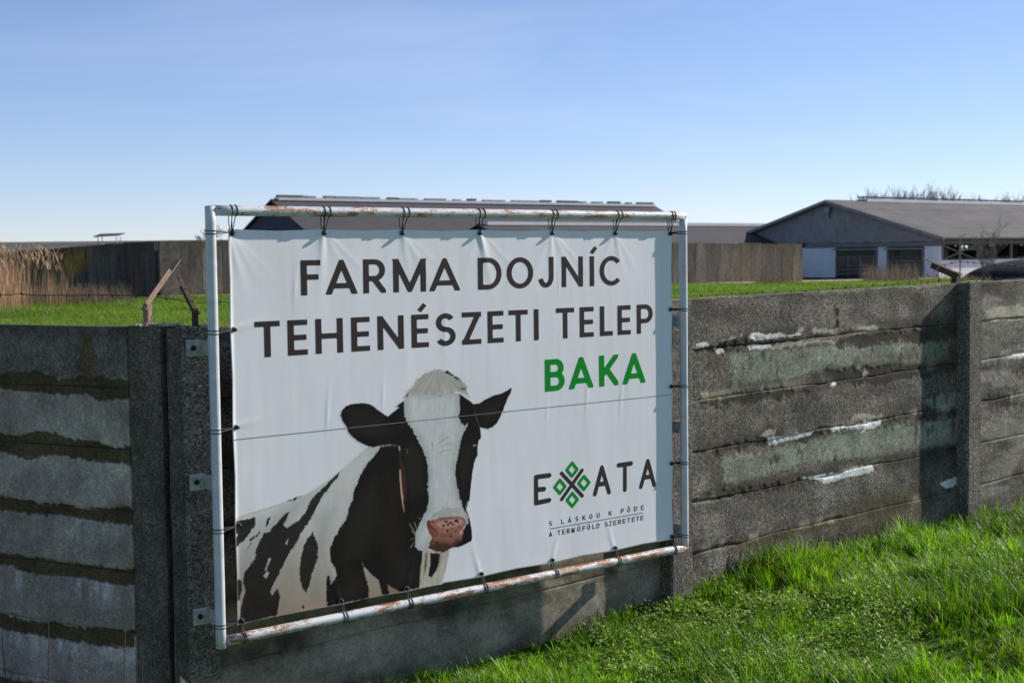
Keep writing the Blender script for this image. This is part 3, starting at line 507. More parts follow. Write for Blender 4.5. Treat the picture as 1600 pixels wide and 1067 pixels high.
def glyph(ch, wd, t):                                  # distance field in cap-height units, x from 0 to wd
    base, acc = ACC.get(ch, (ch, None)); X = lambda x: t / 2 + x * (wd - t); Y = lambda y: t / 2 + y * (1 - t)
    def fn(x, y):
        d = np.full(x.shape, 1e9); band = np.maximum(-y, y - 1)
        for g in GL[base]:
            if g[0] == 'c': e = np.maximum(stroke(x, y, [(X(a), Y(b)) for a, b in g[1]], t, base != 'O'), band)
            elif g[0] == 'v':                          # two strokes meeting in a point, cut flush
                pa, pm, pb = (X(g[1]), Y(g[2])), (X(g[3]), Y(g[4])), (X(g[5]), Y(g[6])); e = np.full(x.shape, 1e9); cut = np.full(x.shape, -1e9)
                for a, o_ in ((pa, pb), (pb, pa)):
                    v, u = seg(x, y, a, pm, .4, .4); e = np.minimum(e, np.maximum(v - t / 2, u)); L = math.hypot(pm[0] - a[0], pm[1] - a[1]); nx, ny = -(pm[1] - a[1]) / L, (pm[0] - a[0]) / L
                    if (o_[0] - a[0]) * nx + (o_[1] - a[1]) * ny > 0: nx, ny = -nx, -ny
                    cut = np.maximum(cut, (x - a[0]) * nx + (y - a[1]) * ny - t / 2)
                e = np.maximum(np.maximum(e, cut), band)
            else:
                a, b = (X(g[1]), Y(g[2])), (X(g[3]), Y(g[4]))
                if g[0] == 'b': v, u = seg(x, y, a, b, t / 2, t / 2); e = np.maximum(v - t / 2, u); e = np.maximum(e, band)
                else:
                    ext = lambda q: 0.4 if q in (0, 1) else 0.0
                    v, u = seg(x, y, a, b, ext(g[2]), ext(g[4])); e = np.maximum(np.maximum(v - t / 2, u), band); e = np.maximum(e, np.maximum(-x, x - wd))
            d = np.minimum(d, e)
        m_ = wd / 2
        if acc == 'a': v, u = seg(x, y, (m_ - .02, 1.10), (m_ + .14, 1.30)); d = np.minimum(d, np.maximum(v - t * .42, u))
        if acc == 'h':
            for o_ in (-.16, .12): v, u = seg(x, y, (m_ + o_, 1.12), (m_ + o_ + .12, 1.34)); d = np.minimum(d, np.maximum(v - t * .4, u))
        if acc == 'u':
            for o_ in (-.18, .18): d = np.minimum(d, np.hypot(x - m_ - o_, y - 1.22) - t * .62)
        if acc == '^': d = np.minimum(d, stroke(x, y, [(m_ - .2, 1.12), (m_, 1.32), (m_ + .2, 1.12)], t * .8))
        return d
    return fn
XS = 1.34                                              # the lettering is drawn wide
def letter(ch, sa, sb, hb, cap, t, mat, step=0.0042):
    fn = glyph(ch, (sb - sa) / XS / cap, t); acc = ch in ACC
    f2 = lambda s, h: fn((s - sa) / XS / cap, (h - hb) / cap) * cap
    pad = 0.05 if acc and ch == 'Í' else 0.004
    return contour(f2, sa - pad, sb + pad, hb - 0.004, hb + cap * (1.42 if acc else 1) + 0.004, step, 'letter', mat)
def line(text, ext, base, capt, t, mat):
    """text: glyphs, ext: pixel extents of each, base/cap: baseline and cap line through two pixels"""
    hb = np.mean([onplane(*p, BOFF)[1] for p in base]); ht = np.mean([onplane(*p, BOFF)[1] for p in capt]); ym = np.mean([p[1] for p in base + capt])
    for ch, (a, b) in zip(text, ext):
        f_ = lambda px: (base[0][1] + (base[1][1] - base[0][1]) * (px - base[0][0]) / (base[1][0] - base[0][0]) + capt[0][1] + (capt[1][1] - capt[0][1]) * (px - capt[0][0]) / (capt[1][0] - capt[0][0])) / 2
        letter(ch, onplane(a, f_(a), BOFF)[0], onplane(b, f_(b), BOFF)[0], hb, ht - hb, t, mat)
line('FARMADOJNÍC', [(470, 500.7), (510, 557), (567.5, 603), (614.5, 665.5), (672, 717.5), (746.7, 783.7), (791.7, 833), (840.7, 865), (877.5, 911), (921.5, 928.7), (937, 972.5)], [(485, 460.5), (895, 448.7)], [(485, 405.5), (895, 401.7)], 0.152, M['ink'])
line('TEHENÉSZETITELEP', [(398, 437.5), (449.5, 480.5), (493, 536), (549, 578), (590, 631), (643, 670), (680, 712.5), (722, 752), (762, 787), (795, 825), (834.5, 842.5), (869, 897.5), (906, 928), (937.5, 957.5), (965, 985.5), (995, 1020)], [(465, 554), (1005, 521.7)], [(465, 498.5), (1005, 476.7)], 0.152, M['ink'])
line('BAKA', [(851.7, 882.6), (890, 926.5), (936.4, 966.4), (973.5, 1007.7)], [(853, 612.6), (990, 598.6)], [(853, 561.5), (990, 552)], 0.172, M['green_ink'])
# logo: rounded strokes and four green lozenges
ZL = lambda x, y: onplane(800 + x / 2.807, 520 + y / 2.807, BOFF)
def rounded(strokes, t, name, mat):
    P = [[ZL(*p) for p in q] for q in strokes]; al = np.array([p for q in P for p in q])
    fn = lambda x, y: np.min([stroke(x / 1.12, y, [(a / 1.12, b) for a, b in q], t, False) for q in P], 0)
    contour(fn, al[:, 0].min() - .03, al[:, 0].max() + .03, al[:, 1].min() - .03, al[:, 1].max() + .03, 0.0035, name, mat)
rounded([[(165, 624), (106, 632), (106, 745), (164, 733)], [(108, 687), (141, 684)]], 0.0265, 'letter', M['ink'])
rounded([[(218, 615), (309, 714)], [(308, 602), (219, 729)]], 0.0215, 'letter', M['ink'])
rounded([[(364, 706), (395, 590), (426, 698)], [(377, 664), (414, 659)]], 0.0265, 'letter', M['ink']); rounded([[(468, 580), (523, 572)], [(496, 577), (496, 687)]], 0.0265, 'letter', M['ink']); rounded([[(566, 674), (596, 562), (624, 665)], [(578, 634), (612, 629)]], 0.0265, 'letter', M['ink'])
for cx, cy in ((264, 599), (211, 674), (316, 657), (265, 731)):
    rounded([[(cx, cy - 29), (cx + 23, cy - 1), (cx, cy + 29), (cx - 23, cy + 2), (cx, cy - 29)]], 0.0185, 'lozenge', M['green_ink'])
for txt, xs, b0, b1, capz in (('SLÁSKOUKPÔDE', [163, 217, 247, 279, 310, 340, 372, 425, 478, 506, 536, 566], (163, 847), (566, 776), 21), ('ATERMŐFÖLDSZERETETE', [163 + 0, 200, 221, 241, 262, 287, 310, 330, 353, 371, 407, 426, 446, 466, 486, 506, 526, 545, 564], (163, 893), (564, 822), 21)):
    hb = np.mean([ZL(*b0)[1], ZL(*b1)[1]]); cap = ZL(300, 800)[1] - ZL(300, 800 + capz)[1]
    for ch, x in zip(txt, xs):
        y = b0[1] + (b1[1] - b0[1]) * (x - b0[0]) / (b1[0] - b0[0]) - capz / 2; letter(ch, ZL(x, y)[0], ZL(x + 13.5, y)[0], hb, cap, 0.155, M['ink'], 0.0022)
def strip(a, b, t, name, mat):
    (s0, h0), (s1, h1) = a, b; n = 120; q = np.linspace(0, 1, n + 1); s = s0 + (s1 - s0) * q; h = h0 + (h1 - h0) * q
    v = np.vstack([bpt(s, h - t / 2, 0.001), bpt(s, h + t / 2, 0.001)]); k = np.arange(n); return mesh(name, v, np.c_[k, k + 1, n + 1 + k + 1, n + 1 + k], mat, banner, smooth=True)
strip(ZL(166, 858), ZL(575, 788), 0.0035, 'rule_line', M['teal_ink'])
M['seam'] = vinyl('seam_grey', (0.20, 0.22, 0.26))
hs = np.mean([onplane(362, 684, BOFF)[1], onplane(1049, 619, BOFF)[1]]); strip((b_l + .004, hs), (b_r - .004, hs), 0.0032, 'seam', M['seam'])
# --- the printed cow
z8 = lambda *p: [(340 + x / 2.2708, 560 + y / 2.2708) for x, y in p]; z4 = lambda *p: [(500 + x / 4.85, 560 + y / 4.85) for x, y in p]; z5 = lambda *p: [(540 + x / 4.85, 740 + y / 4.85) for x, y in p]
c0 = onplane(365, 577, BOFF); st_ = 0.0033
cs = np.arange(b_l + 0.006, onplane(806, 600, BOFF)[0], st_); chh = np.arange(b_b + 0.004, onplane(690, 570, BOFF)[1], st_)
CS, CH = np.meshgrid(cs, chh, indexing='ij'); PX, PY = proj_px(A3 + CS[..., None] * U3 + CH[..., None] * Z3 + BOFF * N3)
col = np.ones(CS.shape + (3,)) * np.array(BANNER_WHITE); alpha = np.zeros(CS.shape)
nf = fbm(PX / 2.6, PY / 2.6, 201, 3) - 0.5; nm = fbm(PX / 11, PY / 11, 211, 3); nstr = fbm(PX / 1.7 + PY * 0.10, PY / 13, 221, 3); nbig = fbm(PX / 60, PY / 60, 231, 3)
BLK = np.array(lin(34, 31, 29)) * 0.7
def lay(poly, c, soft=0.7, amp=2.0, mul=None, a_=1.0, mask=True):
    global col, alpha
    xs = [p[0] for p in poly]; ys = [p[1] for p in poly]; b_ = 8 + soft; mk = (PX > min(xs) - b_) & (PX < max(xs) + b_) & (PY > min(ys) - b_) & (PY < max(ys) + b_); a = np.zeros(PX.shape)
    a[mk] = (1 - sstep(-soft, soft, sdpoly(PX[mk], PY[mk], poly) + (nf[mk] + 0.9 * (nstr[mk] - .5)) * amp)) * a_
    if not mask: a = a * alpha
    cc = np.broadcast_to(np.array(c), col.shape) if np.ndim(c) < 3 else c
    if mul is not None: cc = cc * mul[..., None]
    col = col * (1 - a[..., None]) + cc * a[..., None]
    if mask: alpha = np.maximum(alpha, a)
hide_w = np.array(lin(206, 205, 198)) * .92; hide_t = np.array(lin(168, 148, 126)) * .85; tlow = sstep(800, 960, PY - 0.12 * (PX - 600) * -1)
coat = hide_w * (1 - tlow[..., None]) + hide_t * tlow[..., None]; coat = coat * (0.88 + 0.10 * nstr + .12 * nm)[..., None] * (0.86 + 0.25 * nbig)[..., None]
lay(z8((40, 590), (60, 572), (85, 555), (120, 545), (180, 527), (255, 502), (300, 487), (335, 470), (390, 432), (435, 400), (485, 355), (530, 314), (560, 304), (650, 296), (760, 560), (745, 690), (720, 830), (600, 860), (40, 960)), coat, 0.8, 1.0)
SH = lambda *p: z8(*p)
for p, cc, a_ in ((SH((60, 700), (130, 620), (230, 540), (300, 500), (250, 620), (150, 760), (70, 860)), lin(120, 122, 120), .25), (SH((230, 700), (300, 640), (290, 820), (230, 880), (215, 800)), lin(150, 132, 108), .35), (SH((350, 560), (420, 520), (400, 620), (370, 760), (350, 860), (320, 860), (345, 700)), lin(132, 126, 116), .35), (SH((440, 410), (520, 330), (540, 350), (470, 470)), lin(224, 228, 226), .4), (SH((80, 560), (250, 508), (240, 525), (90, 590)), lin(222, 226, 224), .35)): lay(p, np.array(cc), 14.0, 4.0, None, a_, False)
P4 = z8((437, 398), (424, 424), (378, 480), (346, 540), (326, 575), (302, 610), (272, 665), (240, 712), (217, 765), (195, 806), (186, 826), (192, 840), (212, 815), (221, 832), (218, 862), (210, 910), (150, 925), (74, 950), (80, 885), (97, 826), (90, 792), (96, 760), (130, 712), (140, 668), (165, 620), (186, 610), (232, 558), (257, 540), (236, 588), (246, 600), (290, 572), (316, 540), (331, 500), (372, 460), (402, 430))
BR_ = np.array(lin(58, 48, 44)) * 0.9
for p, c in ((P4, BLK), (z8((52, 590), (75, 573), (110, 568), (131, 562), (134, 588), (120, 612), (96, 642), (74, 662), (52, 676), (60, 640), (72, 622), (54, 625)), BLK), (z8((168, 594), (178, 566), (186, 561), (183, 578), (172, 597)), BLK), (z8((112, 642), (150, 615), (140, 632), (118, 646)), BLK), (z8((52, 796), (74, 779), (89, 800), (86, 826), (76, 856), (52, 874)), BLK),
             (z8((318, 640), (336, 617), (348, 640), (357, 666), (352, 715), (336, 760), (327, 800), (314, 829), (301, 816), (292, 788), (290, 750), (296, 700), (305, 665)), BLK), (z8((248, 504), (300, 484), (270, 503)), BR_), (z8((296, 884), (303, 870), (308, 886)), BLK), (z8((98, 680), (118, 655), (108, 676)), BLK)):
    lay(p, c, 1.0, 3.0, 0.5 + 0.6 * nm + .5 * nstr, 0.97)
lay(z8((162, 770), (176, 752), (182, 762), (172, 780)), coat, 1, 2); lay(z8((167, 752), (184, 703), (188, 712), (173, 752)), coat, 1, 2); lay(z8((240, 655), (250, 640), (246, 660)), coat, 1, 1)
NECK = z8((640, 300), (600, 306), (576, 314), (556, 345), (532, 370), (511, 405), (496, 440), (479, 480), (478, 502), (466, 530), (456, 570), (431, 605), (411, 640), (398, 675), (397, 705), (405, 726), (419, 748), (422, 768), (411, 786), (401, 800), (396, 772), (387, 768), (385, 800), (388, 880), (430, 868), (545, 850), (640, 828), (717, 812), (719, 760), (727, 690), (760, 640), (760, 300))
lay(NECK, BLK, 0.9, 3.0, 0.5 + 0.6 * nm + .5 * nstr)
lay(z8((513, 724), (522, 740), (545, 765), (572, 786), (578, 812), (586, 845), (538, 860), (536, 812), (522, 762)), coat * 0.92, 1, 2.5); lay(z8((602, 801), (622, 812), (645, 826), (612, 840)), np.array(lin(150, 122, 92)), 1.2, 2.5)
lay(z8((726, 676), (760, 680), (824, 684), (812, 740), (796, 796), (760, 812), (716, 815), (722, 760), (728, 710)), np.array(lin(190, 182, 164)), 0.9, 1.5, 0.7 + 0.6 * nstr)
lay(z8((756, 690), (790, 690), (786, 725), (776, 752), (758, 776), (748, 768), (756, 725)), BLK, 1.2, 2); lay(z8((738, 690), (746, 690), (742, 740), (730, 780), (734, 730)), np.array(lin(120, 104, 82)), 1.2, 1)
for p, cc, a_ in ((SH((500, 480), (560, 420), (580, 560), (520, 700), (450, 720), (450, 620)), lin(56, 51, 47), .45), (SH((600, 420), (640, 460), (660, 640), (620, 760), (580, 640)), lin(52, 44, 40), .4), (SH((640, 690), (700, 690), (700, 790), (630, 800)), lin(56, 52, 48), .35), (SH((470, 760), (510, 790), (500, 850), (430, 850)), lin(60, 54, 48), .4)): lay(p, np.array(cc), 16.0, 4.0, None, a_, False)
# face
EARL = z4((155, 430), (163, 396), (193, 362), (240, 344), (300, 338), (350, 340), (388, 350), (420, 374), (455, 400), (490, 426), (516, 438), (545, 412), (602, 368), (574, 369), (600, 344), (640, 318), (700, 400), (760, 560), (800, 700), (640, 720), (600, 665), (540, 650), (450, 662), (400, 673), (350, 660), (300, 636), (250, 600), (213, 560), (200, 522), (166, 466))
lay(EARL, BLK, 0.7, 1.0, 0.85 + 0.25 * nm)
FACE = z4((640, 318), (700, 300), (1060, 266), (1092, 290), (1135, 320), (1165, 345), (1210, 340), (1260, 306), (1320, 280), (1380, 262), (1412, 249), (1440, 226), (1459, 224), (1450, 256), (1425, 302), (1400, 362), (1372, 438), (1342, 490), (1310, 520), (1272, 536), (1240, 528), (1216, 525), (1224, 580), (1218, 606), (1204, 622), (1196, 660), (1195, 730), (1170, 790), (1157, 860), (1147, 950), (1133, 1075)) + z5((930, 210), (915, 272), (940, 340), (955, 420), (959, 488), (950, 510), (900, 536), (855, 556), (700, 560), (560, 500), (580, 300)) + z4((600, 1067), (604, 900), (598, 760), (602, 690))
lay(FACE, BLK, 0.7, 1.0, 0.85 + 0.25 * nm)
lay(z4((586, 660), (600, 668), (606, 780), (616, 900), (640, 1067), (655, 1067), (650, 900), (612, 740)), np.array(lin(84, 54, 42)), 3.0, 1.0, None, 0.75); lay(z4((450, 655), (575, 652), (580, 664), (470, 668)), np.array(lin(120, 90, 72)), 1.5, 2.0, None, 0.6)
lay(z4((602, 840), (610, 840), (616, 920), (624, 1010), (634, 1067), (628, 1067), (614, 1010), (604, 920)) , np.array(lin(206, 168, 140)), 0.8, 0.4); lay(z5((410, 0), (418, 0), (428, 130), (444, 270), (446, 292), (434, 250), (418, 150)), np.array(lin(206, 168, 140)), 0.8, 0.4)
BLAZE = z4((640, 300), (685, 262), (740, 258), (850, 262), (1000, 252), (1062, 266), (1056, 320), (1066, 380), (1050, 440), (1074, 490), (1096, 515), (1122, 492), (1105, 532), (1076, 600), (1060, 660), (1050, 720), (1036, 790), (1025, 850), (1030, 920), (1044, 1000), (1055, 1060)) + z5((845, 90), (868, 180), (890, 255), (930, 330), (900, 420), (760, 480), (640, 520), (600, 585), (545, 575), (527, 545), (525, 505), (532, 450), (556, 385), (590, 320), (618, 272), (630, 205), (624, 110), (630, 5)) + z4((822, 1060), (823, 900), (812, 800), (800, 740), (770, 670), (740, 615), (706, 545), (660, 480), (636, 420), (638, 330))
sdb = np.clip(-sdpoly(PX, PY, BLAZE), 0, 40)
for p, a_ in ((z4((200, 400), (330, 372), (440, 430), (560, 560), (420, 600), (260, 560)), .4), (z4((640, 700), (700, 640), (780, 760), (790, 1000), (700, 1060), (650, 900)), .45), (z4((1220, 380), (1380, 300), (1330, 440), (1260, 490)), .4), (z4((1080, 680), (1160, 640), (1130, 900), (1080, 1000), (1060, 850)), .4)): lay(p, np.array(lin(54, 50, 47)), 9.0, 3.0, None, a_, False)
blz = np.array(lin(214, 215, 212)) * (0.84 + 0.26 * nstr)[..., None] * (0.74 + 0.2 * sstep(0, 14, sdb) + 0.14 * (nm - .5))[..., None]
lay(BLAZE, blz, 0.7, 2.6)
for p in (z4((845, 640), (858, 720), (864, 690), (856, 630)), z4((880, 690), (960, 640), (1040, 640), (960, 655)), z4((880, 655), (930, 610), (990, 590), (930, 630)), z4((785, 300), (820, 300), (818, 308), (788, 306)), z4((880, 284), (930, 276), (925, 286), (888, 290)), z4((880, 720), (940, 690), (1010, 690), (930, 706))): lay(p, np.array(lin(140, 146, 146)), 1.2, 1.2, None, 0.5)
FORE = z4((632, 305), (655, 255), (690, 220), (724, 180), (742, 152), (772, 134), (800, 114), (836, 100), (872, 84), (906, 80), (940, 96), (966, 88), (985, 110), (1022, 122), (1062, 150), (1092, 186), (1124, 214), (1108, 240), (1118, 262), (1132, 292), (1100, 266), (1040, 250), (1000, 258), (930, 262), (850, 272), (780, 268), (690, 264), (655, 288))
ray_ = fbm(np.arctan2(PX - (500 + 900 / 4.85), np.abs(PY - (560 + 40 / 4.85)) + 6) * 26, np.hypot(PX - 685, PY - 572) / 16, 251, 3)
lay(FORE, np.array(lin(186, 182, 170)), 1.1, 4.0, 0.62 + 0.7 * ray_)
lay(z4((965, 92), (1000, 112), (1040, 140), (1070, 166), (1050, 165), (1010, 140), (975, 118), (945, 105)), BLK, 0.9, 3.0); lay(z4((1060, 222), (1110, 225), (1100, 240), (1070, 236)), np.array(lin(150, 104, 70)), 1.0, 1.5); lay(z4((636, 300), (662, 262), (684, 262), (660, 290)), np.array(lin(138, 110, 84)), 1.0, 2.0)
# eyes glints, ear edge
lay(z4((596, 660), (604, 664), (608, 700), (600, 694)), np.array(lin(190, 176, 170)), .6, .3); lay(z4((652, 684), (666, 690), (664, 716), (655, 720), (660, 702)), np.array(lin(120, 112, 110)), .6, .3, None, .7); lay(z4((1160, 654), (1186, 650), (1184, 662), (1166, 668)), np.array(lin(170, 166, 160)), .6, .4, None, .7)
lay(z4((1166, 360), (1176, 400), (1196, 460), (1212, 515), (1206, 512), (1186, 452)), np.array(lin(110, 104, 98)), .7, .4, None, .6)
# muzzle
rim = np.array(lin(186, 184, 172)); lay(z5((632, 345), (672, 296), (735, 268), (800, 256), (862, 260), (900, 284), (922, 328), (934, 378), (914, 384), (880, 345), (640, 372)), rim, 1.0, 2.5, 0.75 + 0.5 * nf + 0.25)
NOSE = z5((640, 352), (662, 350), (720, 330), (800, 324), (880, 322), (906, 345), (914, 372), (892, 402), (893, 450), (880, 502), (842, 540), (800, 562), (742, 592), (684, 588), (625, 566), (640, 510), (654, 480), (630, 440), (611, 392), (618, 356))
gr = sstep(740 + 420 / 4.85, 740 + 570 / 4.85, PY); pink = np.array(lin(176, 118, 98)) * (1 - gr[..., None]) + np.array(lin(92, 62, 50)) * gr[..., None]
sdn = np.clip(-sdpoly(PX, PY, NOSE), 0, 20); lay(NOSE, pink, 1.0, 1.5, (0.45 + 1.0 * nm) * (.7 + .3 * sstep(0, 8, sdn))); lay(z5((690, 372), (740, 350), (880, 340), (890, 372), (840, 400), (760, 410), (700, 400)), np.array(lin(206, 160, 146)), 3.0, 2.0, None, 0.6)
lay(z5((650, 540), (700, 520), (800, 530), (862, 505), (830, 552), (760, 588), (690, 586), (640, 566)), np.array(lin(70, 50, 42)), 2.5, 3.0, None, 0.75)
lay(z5((613, 362), (634, 345), (648, 388), (690, 428), (707, 458), (690, 476), (664, 476), (645, 450), (625, 412)), np.array(lin(118, 60, 50)), 1.2, 1.0, 0.8 + 0.3 * nm); lay(z5((640, 410), (690, 440), (700, 462), (672, 468), (650, 445)), np.array(lin(150, 82, 72)), 1.5, 1.0); lay(z5((862, 436), (890, 420), (884, 456), (868, 462)), np.array(lin(214, 160, 146)), 1, 1)
for x, y, r in ((742, 392, 12), (760, 362, 12), (775, 384, 9), (795, 372, 13), (815, 384, 10), (838, 356, 14), (850, 368, 8), (772, 428, 10), (770, 440, 7), (834, 434, 8), (812, 412, 6), (660, 510, 8), (690, 520, 9), (800, 470, 8), (860, 400, 6), (665, 366, 9), (830, 465, 6)):
    lay(z5(*[(x + r * math.cos(k) * random.uniform(.7, 1.4), y + r * .8 * math.sin(k) * random.uniform(.7, 1.3)) for k in np.arange(0, 6.28, .8)]), np.array(lin(52, 44, 42)), 0.6, 1.2)
for a, b in (((480, 375), (528, 452)), ((520, 365), (538, 420)), ((530, 500), (490, 560)), ((528, 480), (488, 505)), ((905, 260), (925, 205)), ((545, 330), (575, 345)), ((500, 430), (530, 470))):
    (ax, ay), (bx, by) = a, b; lay(z5((ax, ay), (bx, by), (bx + 5, by - 1), (ax + 3, ay - 1)), np.array(lin(196, 180, 150)), 0.45, 0.2, None, 0.75)
nx_, ny_ = CS.shape; keepv = alpha > 0.004; i, j = np.meshgrid(np.arange(nx_ - 1), np.arange(ny_ - 1), indexing='ij')
kq = keepv[:-1, :-1] | keepv[1:, :-1] | keepv[1:, 1:] | keepv[:-1, 1:]; i = i[kq]; j = j[kq]; q = np.c_[i * ny_ + j, (i + 1) * ny_ + j, (i + 1) * ny_ + j + 1, i * ny_ + j + 1]
used, inv = np.unique(q, return_inverse=True); V = bpt(CS, CH, 0.00045).reshape(-1, 3)[used]
mesh('cow_print', V, inv.reshape(q.shape), M['print'], banner, np.clip(col.reshape(-1, 3)[used], 0.004, 0.9), smooth=True)['label'] = 'black and white cow with a pink nose printed on the banner'
# grommets and ties
b = MB()
M['grommet'] = simple('eyelet_metal', (0.25, 0.25, 0.25), 0.4, 0.9)
for s, h in grommets:
    pts = [W(s + 0.011 * math.cos(k), h + 0.011 * math.sin(k), BOFF + 0.004) for k in np.linspace(0, 2 * math.pi, 13)]
    x = MB().tube(pts, 0.0028, 6).build('eyelet', M['grommet'], banner)
def tie(s, h, e, tdir, D, label, group, spread=0.015, skew=0.0, low=False):
    """elastic loop from a ball on the banner round the pipe; e: outward direction to the pipe, tdir: along the pipe"""
    C = W(s, h, 0.0) + e * D; root = empty('elastic_tie', W(s, h, BOFF)); tag(root, label, 'elastic tie', group); L0 = np.array(root.location); b = MB(); r = 0.0022; g = PR + r
    for sg in (-1, 1):
        off = tdir * (sg * spread + skew); pts = [C - e * D + N3 * (BOFF + 0.010), C + off * 0.75 - e * g * 1.05 + N3 * 0.006] + [C + off + g * (-math.cos(a) * e + math.sin(a) * N3) for a in np.linspace(0.45, math.pi + 0.9, 10)] + [C + off * 0.6 - e * (D * 0.55) + N3 * (-PR * 1.15), C - e * D + N3 * (BOFF - 0.006)]
        b.tube([p - L0 for p in pts], r, 6)
    b.build('cord', M['cord'], root, True); MB().ball(W(s, h, BOFF + 0.014) - e * 0.003 - L0, 0.0105, 12, (1, 1, .9)).build('ball', M['cord'], root, True)
gt = 'elastic ties lacing the banner to its frame'; zu = Z3
for k, s in enumerate(tie_top): tie(s, b_t - .018, zu, U3, -(b_t - .018), 'black elastic ball tie on the top pipe above the ' + ('first letter F', 'letter M of the first word', 'letter D', 'letter J', 'final letter C')[k], gt, 0.016, random.uniform(-.006, .012))
for k, s in enumerate(tie_bot): tie(s, b_b + .018, -zu, U3, (b_b + .018) + HF, 'black elastic ball tie on the bottom pipe below ' + ('the cow\'s flank', 'the cow\'s chest', 'the blank vinyl beside the cow', 'the start of the slogan', 'the end of the slogan')[k], gt, 0.009, 0.006)
for k, h in enumerate(tie_l): tie(b_l + .018, h, -U3, zu, b_l + .018, 'black elastic ball tie on the upright pipe with mounting tabs, ' + ('just above its top tab', 'by the banner seam', 'between its two lower tabs')[k], gt, 0.008, -0.008)
for k, h in enumerate(tie_r): tie(b_r - .018, h, U3, zu, WF - b_r + .018, 'black elastic ball tie on the upright pipe beside the ' + ('word TELEP', 'green word BAKA', 'logo\'s last letter')[k], gt, 0.006, -0.004)
for (s, h), nm_, sx, sy in zip(corner, ('upper corner near the mounting tabs', 'upper corner past the letter C', 'lower corner below the cow', 'lower corner under the slogan'), (0, 1, 0, 1), (1, 1, 0, 0)):
    tie(s, h, zu if sy else -zu, U3, -h if sy else h + HF, 'black elastic tie on the horizontal pipe at the ' + nm_, gt, 0.012 if sy else 0.006)
    tie(s, h + (.004 if sy else -.004), U3 if sx else -U3, zu, (WF - s) if sx else s, 'black elastic tie on the upright pipe at the ' + nm_, gt, 0.007)
# ------------------------------------------------------------------ farm buildings behind the fence
M['roof'] = simple('grey_fibre_cement_roof', lin(88, 86, 84), 0.9, 0, 0.35, 0.35); M['roof_dark'] = simple('dark_fibre_cement_roof', lin(66, 64, 66), 0.85, 0, 0.2, 0.4)
M['clad'] = simple('grey_board_cladding', lin(138, 134, 134), 0.85, 0, 0.25, 1.6); M['clad_dark'] = simple('dark_gable_cladding', lin(66, 66, 76), 0.85, 0, 0.15, 1.0)
M['white_wall'] = simple('whitewashed_wall', (0.72, 0.72, 0.74), 0.9, 0, 0.12, 1.2); M['white_strip'] = simple('pale_ridge_sheet', (0.62, 0.62, 0.64), 0.6, 0, 0.1, 1.0); M['steel'] = simple('galvanised_steel', lin(132, 134, 138), 0.5, 0.5, 0.15, 3)
M['beam'] = simple('grey_timber_beam', lin(120, 116, 112), 0.85); M['shade_floor'] = simple('dirty_barn_floor', lin(88, 80, 70), 0.95); M['tarp'] = simple('black_silage_sheet', (0.02, 0.021, 0.024), 0.85, 0, 0.3, 1.0, 0, 0.1); M['moss'] = simple('mossy_lumps', lin(92, 90, 66), 0.95)
def gz(x, y): return float(ground_z(np.array(float(x)), np.array(float(y))))
def roof_slab(par, L, y0, z0, y1, z1, x0, th, mat, nb=24):
    b = MB(); nL = max(int(L / 3), 2)                 # corrugated sheet laid in courses, each lapping the one below
    for c_ in range(4):
        ta, tb = c_ / 4, (c_ + 1) / 4 + 0.004; ya, za = y0 + (y1 - y0) * ta, z0 + (z1 - z0) * ta + (0.02 if c_ % 2 else 0); yb, zb = y0 + (y1 - y0) * tb, z0 + (z1 - z0) * tb + (0.02 if c_ % 2 else 0)
        lo = [(x0, ya, za), (L, ya, za), (L, yb, zb), (x0, yb, zb)]; v = lo + [(p[0], p[1], p[2] + th) for p in lo]
        b.add(v, [(0, 3, 2, 1), (4, 5, 6, 7), (0, 1, 5, 4), (1, 2, 6, 5), (2, 3, 7, 6), (3, 0, 4, 7)])
    return b.build('roof', mat, par)
# --- big cowshed with open side
YR = 124.0; Rc = at(1468, 437, YR); g0 = gz(Rc[0], Rc[1]); barn = empty('cowshed', (Rc[0], Rc[1], g0), YAW); tag(barn, 'long cowshed with grey boarded gable, whitewashed walls and open sides', 'barn')
BW, BLn = 23.6, 78.0; EV = 2.0 - g0 + 21.5 * YR / F; RD = 2.0 - g0 + 77 * (YR + 9.2) / F; pit = (RD - EV) / (BW / 2)
def gy_(px):                                          # pixel column on the gable -> metres along it
    k = (px - 800) / F; return (Rc[0] - k * Rc[1]) / (-V3[0] + k * V3[1])
lz = lambda py, px=1400: 2.0 - g0 + (393 - py) * (YR + 4) / F
roof_slab(barn, BLn, -0.9, EV - 0.9 * pit, BW / 2, RD, -0.7, 0.14, M['roof']); roof_slab(barn, BLn, BW + 0.9, EV - 0.9 * pit, BW / 2, RD, -0.7, 0.14, M['roof'])
cb = EV - 0.42                                        # underside of the boarded gable
for xg in (0.0, BLn - 0.8):
    nbd = 59
    for q in range(nbd):
        ya, yb = BW * q / nbd, BW * (q + 1) / nbd - 0.008; za = RD - abs((ya + yb) / 2 - BW / 2) * pit - 0.04
        if za > cb + 0.05: MB().box((xg - 0.03 - 0.008 * (q % 2), ya, cb + random.uniform(-.04, .02)), (xg + 0.05, yb, za)).build('gable_board', M['clad'], barn)
MB().box((-0.10, -0.1, EV - 0.85), (0.02, BW * 0.62, EV - 0.46)).build('lintel', M['beam'], barn)
cols = [(0.02, gy_(1445)), (gy_(1386), gy_(1372)), (gy_(1306), BW)]
for k, (a, b_) in enumerate(cols): MB().box((0.0, a, 0), (0.3, b_, EV - 0.86)).build('pillar' if k == 1 else 'wall', M['white_wall'], barn)
